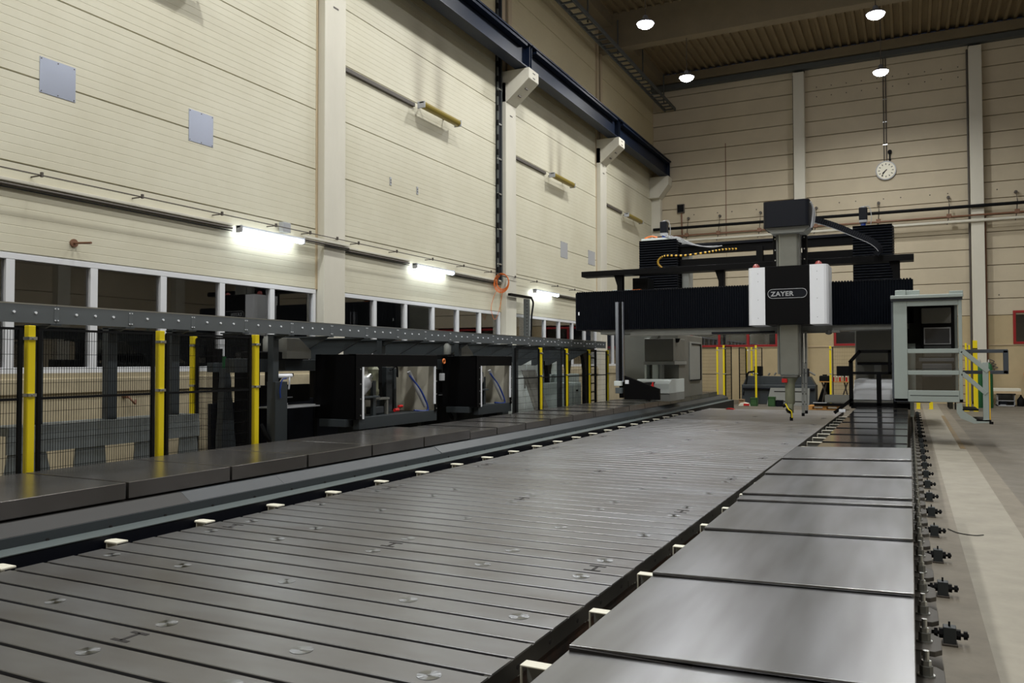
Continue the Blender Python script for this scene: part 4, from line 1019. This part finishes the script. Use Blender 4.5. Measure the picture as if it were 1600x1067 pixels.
# yellow/black twisted cable
pts = spline([(-3.3, 17.6, 3.84), (-3.55, 17.3, 3.80), (-3.85, 17.2, 3.75), (-4.3, 17.1, 3.70), (-4.7, 17.05, 3.71), (-4.84, 17.05, 3.64), (-4.86, 17.05, 3.55), (-4.78, 17.05, 3.46)], 9)
b = mb(); tube(b, pts, .018, 8); yc = build('supply_hose', b, 'blackm', g, label='yellow and black striped hose')
b = mb()
for i in range(0, len(pts)-1, 2):
    p, q = pts[i], pts[i]+(pts[i+1]-pts[i])*.9; cyl(b, p, q, .022, 8)
stuff(build('yellow_band', b, 'amber', yc))
# energy chain from the drive box
b = mb(); cp = spline([(-1.7, 16.85, 4.24), (-1.3, 16.85, 4.08), (-.95, 16.85, 3.9), (-.62, 16.85, 3.72), (-.48, 16.85, 3.56), (-.55, 16.85, 3.46)], 10)
for i in range(len(cp)-1):
    a, c_ = cp[i], cp[i+1]; d = (c_-a); L = d.length; d.normalize(); nz = Vector((-d.z, 0, d.x))
    q = [a+nz*.055, c_+nz*.055-d*.006, c_-nz*.055-d*.006, a-nz*.055]
    prism(b, [(v.x, v.z) for v in q], 'y', 16.78, 16.92)
stuff(build('chain_link', b, 'navy', g))
b = mb(); tube(b, [(p.x-.02, 16.77, p.z-.062) for p in cp[:40]], .006, 5); build('chain_edge', b, 'silver', g)
bx('rail_box', 'blackm', g, -5.55, -5.2, 17.4, 17.9, 2.95, 3.3, bevel=.01); bx('pale_box', 'paledoor', g, -6.2, -5.6, 17.9, 18.3, 2.9, 3.1, bevel=.01)
bx('warning_plate', 'orange', g, -5.5, -5.3, 17.2, 17.3, 2.96, 3.03)

# LEFT LEG
bx('leg_column', 'mgrey2', g, -6.55, -5.15, 19.8, 22.4, .52, 2.12, bevel=.02, label='left grey leg of the portal')
b = mb(); prism(b, [(-6.4, 2.12), (-5.6, 2.12), (-5.75, 1.9), (-5.8, .55), (-6.4, .55)], 'y', 19.2, 19.8); build('leg_gusset', b, 'mgrey', g, bevel=.006)
bx('leg_rib', 'mwhite', g, -5.74, -5.69, 18.9, 19.8, .9, 2.0, bevel=.005)
bx('gearbox', 'mgrey2', g, -5.68, -4.98, 18.7, 19.8, 1.44, 1.98, bevel=.015)
bx('gearbox_ledge', 'mgrey', g, -5.7, -4.94, 18.66, 19.8, 1.36, 1.44, bevel=.006)
bx('recess_post', 'mwhite', g, -5.55, -5.4, 18.9, 19.2, .95, 1.36, bevel=.005); bx('recess_post', 'mgrey', g, -5.35, -5.28, 18.8, 19.0, .95, 1.36, bevel=.004)
bx('recess_back', 'mgrey2', g, -5.7, -4.98, 19.2, 19.8, .9, 1.36)
b = mb(); prism(b, [(18.2, .70), (18.2, .92), (18.45, 1.02), (19.6, 1.02), (19.6, .70)], 'x', -5.78, -4.95); build('base_hood', b, 'mwhite', g, bevel=.01, label='pale hood over the foot of the left leg')
bx('base_skirt', 'mgrey', g, -5.4, -4.95, 18.25, 19.6, .52, .70, bevel=.005)
b = mb(); prism(b, [(-5.43, .632), (-5.43, 1.133), (-4.67, .858), (-4.67, .632)], 'y', 16.42, 16.5); build('wedge_guard', b, 'black', g, bevel=.004, label='black wedge-shaped end guard')
bx('guard_arm', 'black', g, -5.4, -5.3, 16.5, 18.3, .9, .96, bevel=.005)
bx('dark_column', 'black', g, -5.555, -5.46, 16.45, 16.55, .66, 2.69, bevel=.003)
b = mb(); cyl(b, (-4.83, 16.46, .86), (-4.83, 16.46, .95), .03, 10); cyl(b, (-4.83, 16.46, .95), (-4.82, 16.46, 1.0), .016, 8); build('red_button', b, 'redglow', g)
bx('switch_plate', 'white', g, -5.41, -5.33, 16.405, 16.42, .96, 1.04, bevel=.004)
bx('inner_hatch', 'mgrey', g, -5.15, -5.13, 20.9, 22.1, .95, 1.95, bevel=.006); bx('hatch_bar', 'black', g, -5.135, -5.11, 22.05, 22.12, .93, 1.9)
bx('hatch_bar', 'blackm', g, -5.135, -5.11, 20.95, 22.1, .93, .96); bx('hatch_bar', 'blackm', g, -5.135, -5.11, 21.1, 22.1, 1.88, 1.91)
b = mb(); lathe(b, [(.02, -.1), (.06, -.08), (.08, -.02), (.1, 0)], (-4.98, 19.0, 1.98), 14); build('dome_camera', b, 'blackm', g, smooth=True)
bx('chrome_face', 'alu', g, -5.615, -5.548, 16.4, 16.5, 1.0, 2.70, bevel=.004, label='tall bright aluminium column face'); bx('chrome_face', 'alu', g, -5.475, -5.449, 16.42, 16.5, 1.0, 2.70, bevel=.003)
bx('encoder_box', 'mwhite', g, -5.62, -5.47, 16.3, 16.42, .92, 1.02, bevel=.006); bx('encoder_foot', 'lead', g, -5.60, -5.46, 16.32, 16.42, .76, .88, bevel=.006)
# RIGHT LEG
bx('leg_column', 'mgrey2', g, -1.1, .4, 19.8, 22.4, .52, 2.12, bevel=.02, label='right grey leg of the portal')
bx('gearbox', 'mgrey2', g, -1.02, -.1, 18.6, 19.8, 1.4, 2.08, bevel=.015); bx('gearbox_ledge', 'navy', g, -1.0, -.1, 18.56, 19.8, 1.35, 1.4, bevel=.004)
bx('recess_post', 'mgrey', g, -.68, -.55, 18.9, 19.2, .95, 1.36, bevel=.005)
b = mb(); prism(b, [(17.5, .66), (17.5, .78), (17.95, 1.05), (19.6, 1.05), (19.6, .66)], 'x', -1.02, -.28); build('base_hood', b, 'white', g, bevel=.01, label='pale hood over the foot of the right leg')
bx('base_tray', 'mgrey2', g, -1.04, -.26, 17.3, 18.4, .60, .65, bevel=.004); bx('front_skirt', 'blackm', g, -1.05, .05, 17.25, 18.6, .5, .62, bevel=.004)
b = mb(); cyl(b, (-.58, 17.3, .66), (-.52, 17.3, .66), .03, 10); build('red_button', b, 'redglow', g)
b = mb(); cyl(b, (-1.4, 16.75, 2.03), (-1.4, 16.75, 1.96), .03, 10); lathe(b, [(.02, -.09), (.06, -.07), (.075, 0)], (-1.42, 17.0, 2.04), 14); build('dome_camera', b, 'mgrey2', g, smooth=True)
# black handrail frame beside the right leg
hr = thing('handrail_frame', 'black tubular handrail frame with a diagonal scraper bar in front of the right leg', 'handrail', (-.7, 16.9, .5))
def fbar(nm, a, c_, w, y=16.9, d=.05, m='black', par=None):
    a, c_ = Vector((a[0], 0, a[1])), Vector((c_[0], 0, c_[1])); dd = (c_-a).normalized(); nz = Vector((-dd.z, 0, dd.x))*w/2
    b = mb(); prism(b, [(v.x, v.z) for v in (a+nz, c_+nz, c_-nz, a-nz)], 'y', y, y+d); return build(nm, b, m, par or hr, bevel=.004)
fbar('upright', (-1.02, .55), (-1.02, 1.44), .075); fbar('diagonal', (-1.045, 1.40), (-.85, 1.63), .065); fbar('top_bar', (-.88, 1.615), (-.31, 1.615), .06)
fbar('end_bar', (-.34, 1.64), (-.34, 1.18), .06); fbar('mid_bar', (-.99, 1.2), (-.31, 1.2), .05); fbar('lower_post', (-.53, .5), (-.53, 1.18), .085)
fbar('sill', (-1.05, .60), (.0, .60), .06); fbar('scraper_bar', (-1.33, .42), (-1.0, .70), .06)
bx('scraper_pad', 'white', hr, -1.24, -1.12, 16.82, 16.9, .44, .50, bevel=.008)
fbar('far_upright', (-.255, .5), (-.255, 2.45), .06, y=16.7)

# ================================================================== CABIN
cb_ = thing('operator_cabin', 'grey-green operator cabin with open rails hanging beside the right leg', 'cabin', (.28, 15.5, .72))
X0, X1, YC, YD, Z0, Z1 = -.245, .8, 15.5, 16.9, .73, 2.47
bx('solid_panel', 'cab', cb_, X0, -.03, YC, YC+.05, Z0, Z1, bevel=.008)
bx('corner_post', 'cab', cb_, .745, X1, YC, YC+.06, Z0, Z1, bevel=.006)
bx('corner_post', 'cab', cb_, .745, X1, YD-.06, YD, Z0, Z1, bevel=.006)
bx('dark_edge', 'cabtrim', cb_, X0-.03, X0, YC-.0, YD, Z0+.05, Z1, bevel=.004)
bx('top_band', 'cab', cb_, -.03, .745, YC, YC+.05, 2.37, Z1, bevel=.004)
bx('front_rail', 'cab', cb_, -.03, .745, YC-.01, YC+.04, 1.56, 1.635, bevel=.006)
bx('front_rail', 'cab', cb_, -.03, .745, YC-.01, YC+.04, 1.19, 1.265, bevel=.006)
bx('front_rail', 'cab', cb_, -.03, .745, YC-.01, YC+.05, Z0, .925, bevel=.006)
bx('vent_slit', 'blackm', cb_, -.0, .73, YC-.013, YC-.009, .833, .842)
bx('roof', 'cab', cb_, X0-.04, X1+.02, YC-.08, YD+.02, Z1+.03, Z1+.09, bevel=.01); bx('roof_trim', 'cabtrim', cb_, X0-.03, X1+.01, YC-.03, YD, Z1-.01, Z1+.035, bevel=.004)
bx('roof_box', 'cab', cb_, X0+.03, X0+.2, YC+.2, YC+.7, Z1+.09, Z1+.2, bevel=.008); bx('roof_box', 'cab', cb_, X0+.2, X0+.42, YC+.3, YC+.8, Z1+.09, Z1+.2, bevel=.008); bx('roof_box', 'cab', cb_, .62, X1+.02, YC-.05, YC+.2, Z1+.06, Z1+.14, bevel=.008)
bx('cabin_floor', 'cabtrim', cb_, X0, X1, YC, YD, Z0, Z0+.05)
bx('rear_wall', 'cabin_dark', cb_, X0, X1, YD-.03, YD, Z0, Z1); bx('left_wall', 'cab', cb_, X0, X0+.03, YC+.05, YD, Z0, Z1)
for z0, z1 in ((.925, 1.19), (1.265, 1.56)): bx('glass_pane', 'glass', cb_, -.03, .745, YC+.02, YC+.026, z0, z1)
bx('side_rail', 'cab', cb_, .76, X1, YC+.06, YD-.06, 1.56, 1.635, bevel=.006); bx('side_rail', 'cab', cb_, .76, X1, YC+.06, YD-.06, 1.19, 1.265, bevel=.006)
# console
bx('console_column', 'blackm', cb_, .2, .72, 16.35, 16.8, Z0+.05, 2.4, bevel=.01)
bx('screen_bezel', 'silver', cb_, .235, .665, 16.32, 16.35, 1.72, 2.03, bevel=.006); bx('screen', 'screen', cb_, .255, .645, 16.312, 16.32, 1.745, 2.005)
bx('upper_box', 'mgrey2', cb_, .2, .67, 16.28, 16.5, 2.1, 2.38, bevel=.012)
bx('key_panel', 'cabin_dark', cb_, .235, .665, 16.28, 16.36, 1.5, 1.7, bevel=.008); bx('shelf', 'cabtrim', cb_, .15, .7, 16.1, 16.36, 1.42, 1.48, bevel=.006)
bx('left_cabinet', 'cab', cb_, -.1, .1, 16.5, 16.85, Z0+.05, 1.75, bevel=.008); bx('switch', 'blackm', cb_, -.1, -.06, 16.46, 16.5, 1.9, 1.95)
bx('lower_box', 'cabtrim', cb_, .2, .66, 16.0, 16.3, 1.15, 1.38, bevel=.01)
# underside bracket, steps and stair rails
bx('hanger_plate', 'cab', cb_, .0, .06, 15.8, 16.6, .45, Z0, bevel=.004); bx('hanger_plate', 'mgrey2', cb_, .6, .66, 15.8, 16.6, .60, Z0, bevel=.004)
b = mb(); prism(b, [(.70, .72), (.78, .72), (.80, .58), (1.0, .44), (1.17, .46), (1.17, .40), (.95, .38), (.76, .46), (.70, .56)], 'y', 15.5, 15.53); build('step_cheek', b, 'cab', cb_, bevel=.003)
bx('step', 'blackm', cb_, .78, 1.02, 15.5, 16.3, .595, .625, bevel=.004); bx('step', 'blackm', cb_, .98, 1.2, 15.5, 16.3, .42, .45, bevel=.004)
def cbar(nm, a, c_, w, m='cab', y=15.5, d=.05): return fbar(nm, a, c_, w, y=y, d=d, m=m, par=cb_)
cbar('stair_rail', (.79, 1.60), (1.17, 1.25), .075); cbar('stair_rail', (.79, 1.22), (1.14, .88), .07); cbar('stair_post', (1.13, .43), (1.13, 1.40), .085, y=15.51, d=.03)
cbar('stair_post_face', (1.185, .42), (1.185, 1.26), .02, m='amber', y=15.52, d=.02)
cbar('dark_rail', (.8, 1.59), (1.47, 1.59), .06, m='cabtrim', y=15.7); cbar('dark_rail', (.8, 1.235), (1.47, 1.235), .06, m='cabtrim', y=15.7); cbar('dark_rail', (1.44, 1.6), (1.44, 1.21), .075, m='cabtrim', y=15.7)
b = mb(); cyl(b, (1.2, 15.5, .42), (1.2, 15.5, .38), .03, 10); build('rubber_stop', b, 'blackm', cb_)

# ================================================================== BACK OF THE HALL
def bolpost(x, y, z0, z1, nm, lb, w=.05):
    t = thing(nm, lb, 'post', (x, y, z0)); bx('shaft', 'yellow', t, x-w/2, x+w/2, y-w/2, y+w/2, z0, z1, bevel=.004)
    bx('base_plate', 'yellow', t, x-.06, x+.06, y-.06, y+.06, z0, z0+.015); bx('clamp', 'blackm', t, x-w/2-.004, x+w/2+.004, y-w/2-.004, y+w/2+.004, z1-.25, z1-.22)
    return t
fence('back fence on a yellow post running away beside the end of the left guideway', [(-5.5, 27.0)], None, 1.98, 0, [((-5.45, 27.0), (-5.45, 28.0))], mid=1.0, wv=.05)
fence('back fence on a yellow post in front of the back wall, left of the lathe', [(-6.05, 28.6)], None, 1.95, 0, [((-6.05, 28.6), (-8.6, 28.6))], mid=1.0, wv=.05)
fence('single yellow fence post standing in front of the slate grey lathe', [(-4.62, 27.9)], None, 1.98, 0, [], mid=1.0)
fence('wire mesh fence on two yellow posts in front of the folding bench', [(-2.3, 28.0), (-1.4, 28.0)], None, 1.93, 0, [((-2.24, 28.0), (-1.46, 28.0))], mid=1.0, wv=.05)
fence('folded wire mesh fence panels standing beside the grey lathe', [(-5.2, 29.4), (-5.05, 29.6)], None, 1.95, 0, [((-5.3, 28.6), (-5.2, 29.35)), ((-5.05, 29.6), (-4.7, 29.7))], mid=1.0, wv=.04)
# lathe
t = thing('lathe', 'long slate grey lathe standing behind the end of the table', 'machine', (-4, 28.5, 0))
bx('bed', 'leaddark', t, -5.15, -2.78, 28.2, 28.9, .0, .66, bevel=.02); bx('chip_tray', 'navy', t, -5.1, -2.8, 28.1, 28.3, .5, .56, bevel=.01)
b = mb(); prism(b, [(-5.12, .66), (-5.0, .95), (-2.95, .93), (-2.8, .66)], 'y', 28.3, 28.8); build('guard', b, 'leaddark', t, bevel=.01)
bx('tool_post', 'blackm', t, -4.75, -4.5, 28.3, 28.6, .95, 1.28, bevel=.02); bx('tail_stock', 'navy', t, -3.25, -3.0, 28.3, 28.6, .93, 1.2, bevel=.02)
bx('white_box', 'white', t, -3.42, -3.28, 28.2, 28.35, .98, 1.2, bevel=.01)
b = mb(); tube(b, spline([(-4.75, 28.3, 1.1), (-4.95, 28.3, 1.05), (-5.0, 28.3, .8), (-5.1, 28.2, .3)], 6), .03, 8); build('hose', b, 'blackm', t)
b = mb()
for x, z in ((-4.3, .97), (-4.1, .98), (-3.9, .96), (-3.15, 1.25)): cyl(b, (x, 28.35, z), (x+.06, 28.35, z+.08), .03, 8)
cyl(b, (-3.1, 28.4, 1.2), (-3.1, 28.4, 1.4), .05, 10); cyl(b, (-3.0, 28.4, 1.1), (-2.8, 28.4, .98), .03, 8); build('handwheel', b, 'mgrey2', t)
# slotted grey plate leaning
t = thing('slotted_plate', 'light grey plate with two long slots leaning on the lathe', 'plate', (-3.5, 27.5, 0))
b = mb(); prism(b, [(-4.24, 0), (-4.12, .57), (-2.9, .57), (-2.92, 0)], 'y', 27.6, 27.64); build('plate', b, 'mgrey', t, bevel=.004)
for z in (.12, .44): bx('slot', 'slot_dark', t, -4.0, -3.02, 27.594, 27.6, z, z+.03)
def crate(x, y, w, d, h, m, lb, nm='bin'):
    t = thing(nm, lb, 'bin', (x, y, 0))
    b = mb(); box(b, x-w/2, x+w/2, y-d/2, y-d/2+.02, .02, h); build('front_wall', b, m, t)
    for s in (-1, 1): bx('side_wall', m, t, x+s*w/2-.01, x+s*w/2+.01, y-d/2, y+d/2, .02, h)
    bx('back_wall', m, t, x-w/2, x+w/2, y+d/2-.02, y+d/2, .02, h); bx('bottom', m, t, x-w/2, x+w/2, y-d/2, y+d/2, 0, .03)
    bx('rim', m, t, x-w/2-.015, x+w/2+.015, y-d/2-.015, y-d/2+.01, h-.03, h, bevel=.004)
crate(-4.52, 26.9, .2, .2, .27, 'green', 'green bin on the back floor, leftmost one below a yellow post')
crate(-3.97, 26.9, .2, .2, .31, 'green', 'green bin on the back floor leaning by the slotted plate')
crate(-3.74, 26.95, .2, .2, .2, 'navy', 'dark low bin on the back floor right beside a green bin')
t = thing('paper_bag', 'crumpled pale and red package on the floor left of the bins', 'package', (-4.8, 26.8, 0)); b = mb(); prism(b, [(-5.0, 0), (-4.93, .1), (-4.8, .12), (-4.68, .09), (-4.62, 0)], 'y', 26.7, 26.95); build('wrapper', b, 'primer', t, bevel=.01); bx('red_band', 'redglow', t, -4.82, -4.64, 26.68, 26.7, .02, .08)
t = thing('cardboard_box', 'small brown cardboard box on the floor behind the package', 'box', (-4.95, 27.2, 0)); bx('carton', 'boxpink', t, -5.05, -4.88, 27.1, 27.3, 0, .2, bevel=.004); bx('flap', 'boxpink', t, -5.05, -4.88, 27.04, 27.1, .19, .2)
t = thing('rag', 'small red and white rag lying on the far end of the table', 'rag', (-4.45, 20.9, .22)); b = mb(); prism(b, [(-4.2, .221), (-4.16, .25), (-4.08, .26), (-4.0, .24), (-3.97, .221)], 'y', 20.75, 20.85); build('cloth', b, 'redglow', t, bevel=.005)
# bench with cans
t = thing('workbench', 'small folding bench with crossed legs right of the machine ram', 'bench', (-2.2, 29, 0))
bx('top', 'wood', t, -2.72, -1.74, 28.7, 29.2, .74, .77, bevel=.004)
for s in (28.8, 29.1):
    for a, c_ in (((-2.65, 0), (-2.5, .74)), ((-2.4, .0), (-2.65, .74)), ((-2.1, 0), (-1.85, .74)), ((-1.8, 0), (-1.95, .74))):
        b = mb(); cyl(b, (a[0], s, a[1]), (c_[0], s, c_[1]), .015, 6); build('leg', b, 'cablegrey', t)
bx('tool_case', 'blackm', t, -2.7, -2.4, 28.75, 29.0, .77, .98, bevel=.02) if False else None
t = thing('tool_case', 'black rounded tool case lying on the left of the folding bench', 'case', (-2.55, 28.9, .77)); bx('case', 'blackm', t, -2.72, -2.38, 28.78, 29.0, .77, .96, bevel=.03); bx('handle', 'blackm', t, -2.62, -2.48, 28.85, 28.88, .96, 1.0)
t = thing('monitor', 'black flat monitor standing at the right of the folding bench', 'monitor', (-1.95, 29.1, .77)); bx('panel', 'black', t, -2.2, -1.75, 29.08, 29.12, .95, 1.28, bevel=.01); bx('stand', 'black', t, -2.0, -1.94, 29.08, 29.12, .77, .95)
for i, x in enumerate((-2.28, -2.18, -2.08, -1.98, -1.88)):
    t = thing('spray_can', 'red and white spray can on the folding bench, %s from the left' % ORD[i], 'can', (x, 28.85, .77), 'spray cans on the bench')
    b = mb(); lathe(b, [(.03, 0), (.03, .13), (.012, .15)], (x, 28.85, .77), 12); build('body', b, 'boxpink' if i % 2 else 'redglow', t, smooth=True)
    b = mb(); lathe(b, [(.018, .15), (.018, .18)], (x, 28.85, .77), 10); build('cap', b, 'white', t)
t = thing('steel_tank', 'dark tapered tank standing under the folding bench', 'tank', (-2.8, 28.6, 0)); b = mb(); prism(b, [(-2.85, 0), (-2.7, .45), (-2.6, .7), (-2.45, .7), (-2.35, 0)], 'y', 29.25, 29.6); build('shell', b, 'blackm', t, bevel=.01); bx('lid', 'blackm', t, -2.62, -2.43, 29.24, 29.61, .7, .72)
# pallet with grey trough
t = thing('pallet', 'wooden pallet lying on the floor left of the right guideway', 'pallet', (-2.27, 25.7, 0))
for y in (25.5, 25.75, 26.0):
    for x in (-2.66, -2.27, -1.88): bx('block', 'wood', t, x-.05, x+.05, y-.04, y+.04, .02, .1)
for i in range(5): bx('deck_board', 'wood', t, -2.72, -1.82, 25.46+.125*i, 25.56+.125*i, .1, .122, bevel=.002)
for y in (25.5, 25.75, 26.0): bx('bottom_board', 'wood', t, -2.72, -1.82, y-.04, y+.04, 0, .02)
t = thing('steel_trough', 'grey folded steel trough resting on the pallet', 'trough', (-2.0, 25.7, .22)); bx('front_wall', 'mgrey2', t, -2.25, -1.6, 25.5, 25.52, .22, .44); bx('back_wall', 'mgrey2', t, -2.25, -1.6, 25.9, 25.92, .22, .44); bx('bottom', 'mgrey2', t, -2.25, -1.6, 25.5, 25.92, .21, .23)
for x in (-2.26, -1.6): bx('end_wall', 'mgrey2', t, x, x+.01, 25.5, 25.92, .22, .44)
t = thing('steel_bar', 'dark steel bar with a bright tip lying across the pallet', 'bar', (-2.1, 25.6, .122)); bx('bar', 'black', t, -2.55, -1.7, 25.4, 25.6, .124, .2, bevel=.004); bx('bright_tip', 'silver', t, -2.58, -2.2, 25.38, 25.45, .2, .225, bevel=.004)
# things behind the cabin
for i, (x, y, z1, w, lb) in enumerate([(1.45, 26.5, 1.95, .05, 'thin yellow post behind the stair rails, left one'), (1.68, 26.5, 2.02, .11, 'thick yellow post behind the stair rails'), (1.56, 26.9, 1.9, .05, 'thin yellow post behind the stair rails, right one')]):
    bolpost(x, y, 0, z1, 'yellow_post', lb, w)
bolpost(.22, 27.2, 0, .55, 'bollard', 'short yellow bollard under the cabin, left one', .1); bolpost(.56, 27.2, 0, .55, 'bollard', 'short yellow bollard under the cabin, right one', .1)
t = thing('parts_rack', 'dark rack with small shelves behind the yellow posts at the cabin', 'rack', (1.3, 27.4, 0))
for x in (1.2, 1.5): bx('upright', 'blackm', t, x-.02, x+.02, 27.3, 27.34, 0, 1.6)
for i in range(6): bx('shelf', 'rustpipe', t, 1.2, 1.5, 27.3, 27.6, .2+.25*i, .22+.25*i)
for i, x in enumerate((1.93, 2.17)):
    t = thing('gas_cylinder', 'green gas cylinder by the back wall, %s one' % ('left', 'right')[i], 'gas cylinder', (x, 28.6, 0))
    b = mb(); lathe(b, [(.1, 0), (.11, .03), (.11, 1.2), (.08, 1.32), (.03, 1.38)], (x, 28.6, 0), 18); build('bottle', b, 'ggreen', t, smooth=True)
    b = mb(); lathe(b, [(.03, 1.38), (.035, 1.4), (.02, 1.48)], (x, 28.6, 0), 10); build('valve', b, 'galv', t)
t = thing('parts_washer', 'beige box cabinet with an open shelf of shiny trays at the back wall', 'cabinet', (2.75, 30.2, 0))
bx('hood', 'primer', t, 2.35, 3.15, 30.0, 30.7, .47, .56, bevel=.01); bx('front_flap', 'woodl', t, 2.4, 3.15, 29.98, 30.02, .38, .47)
bx('dark_lip', 'blackm', t, 2.47, 3.0, 29.95, 30.0, .36, .4)
for x in (2.5, 2.96): bx('side_wall', 'silver', t, x, x+.02, 30.0, 30.6, .0, .38)
bx('back_wall', 'silver', t, 2.5, 2.98, 30.58, 30.6, 0, .38); bx('shelf', 'silver', t, 2.5, 2.98, 30.0, 30.6, .16, .18); bx('base', 'silver', t, 2.5, 2.98, 30.0, 30.6, 0, .03)
t = thing('motor_unit', 'dark motor sitting on the shelf of the beige cabinet', 'motor', (2.66, 30.1, .03)); b = mb(); cyl(b, (2.56, 30.1, .1), (2.76, 30.1, .1), .07, 14); build('housing', b, 'navy', t, smooth=True); bx('foot', 'silver', t, 2.58, 2.74, 30.03, 30.17, .03, .05)
t = thing('canister', 'black canister on the floor right of the beige cabinet', 'canister', (3.15, 30.1, 0)); b = mb(); lathe(b, [(.1, 0), (.11, .02), (.11, .2), (.06, .27), (.03, .32)], (3.15, 30.1, 0), 14); build('body', b, 'blackm', t, smooth=True); b = mb(); cyl(b, (3.15, 30.1, .32), (3.15, 30.1, .36), .025, 8); build('cap', b, 'blackm', t)
t = thing('plastic_bottle', 'pink and white plastic bottle on the floor left of the beige cabinet', 'bottle', (2.3, 29.9, 0)); b = mb(); lathe(b, [(.08, 0), (.09, .03), (.08, .14), (.03, .2)], (2.3, 29.9, 0), 12); build('body', b, 'beacon', t, smooth=True); b = mb(); cyl(b, (2.3, 29.9, .2), (2.3, 29.9, .24), .025, 8); build('cap', b, 'white', t)
t = thing('hose_reel', 'yellow and white cable reel hanging on the wall at the right edge', 'reel', (3.5, 30.7, .8)); b = mb(); cyl(b, (3.48, 30.7, 1.0), (3.48, 30.9, 1.0), .16, 18); build('drum', b, 'orange', t, smooth=True); b = mb(); cyl(b, (3.48, 30.68, 1.18), (3.48, 30.9, 1.2), .1, 14); build('bundle', b, 'white', t, smooth=True)
t = thing('wall_tap', 'small tangle of dark hoses on the back wall right of the pillar', 'hose', (2.45, 30.9, 1.3)); 
for k in range(3):
    b = mb(); tube(b, spline([(2.36, 30.9, 1.5-.1*k), (2.5+.05*k, 30.85, 1.42-.1*k), (2.42, 30.85, 1.35-.08*k), (2.52, 30.9, 1.25-.05*k)], 5), .015, 6); build('hose', b, 'cablegrey', t)
bx_ = mb(); tube(bx_, spline([(.27, 7.75, .006), (.34, 7.6, .006), (.45, 7.55, .006), (.52, 7.6, .006)], 6), .004, 5); tag(build('loose_wire', bx_, 'blackm'), 'short loose black wire lying on the light floor strip', 'wire')

# blocky machines out of frame on the right, which the windows mirror
t = thing('press_machine', 'blue machine on the right side of the hall, seen only mirrored in the windows', 'machine', (10.5, 6, 0))
bx('body', 'blue', t, 9.6, 11.4, 8, 10, 0, 3.2, bevel=.05); bx('column', 'leaddark', t, 9.8, 11.2, 10.0, 10.8, 0, 4.2, bevel=.05); bx('table', 'mgrey2', t, 9.0, 9.6, 8.2, 9.8, 0, .9, bevel=.03)

t = thing('rack_frame', 'dark machine frame behind the tool enclosures along the left wall', 'frame', (-7.95, 11, 0))
bx('rear_panel', 'navy', t, -8.0, -7.94, 7.5, 13.4, 0, .9, bevel=.004); bx('rear_rail', 'leaddark', t, -8.02, -7.92, 7.5, 13.4, 1.3, 1.42, bevel=.004)
for i in range(7): bx('rear_post', 'black', t, -8.02, -7.93, 7.6+.93*i, 7.68+.93*i, 0, 1.6, bevel=.004)

for o in bpy.data.objects:
    if '_w' in o.keys(): del o['_w']
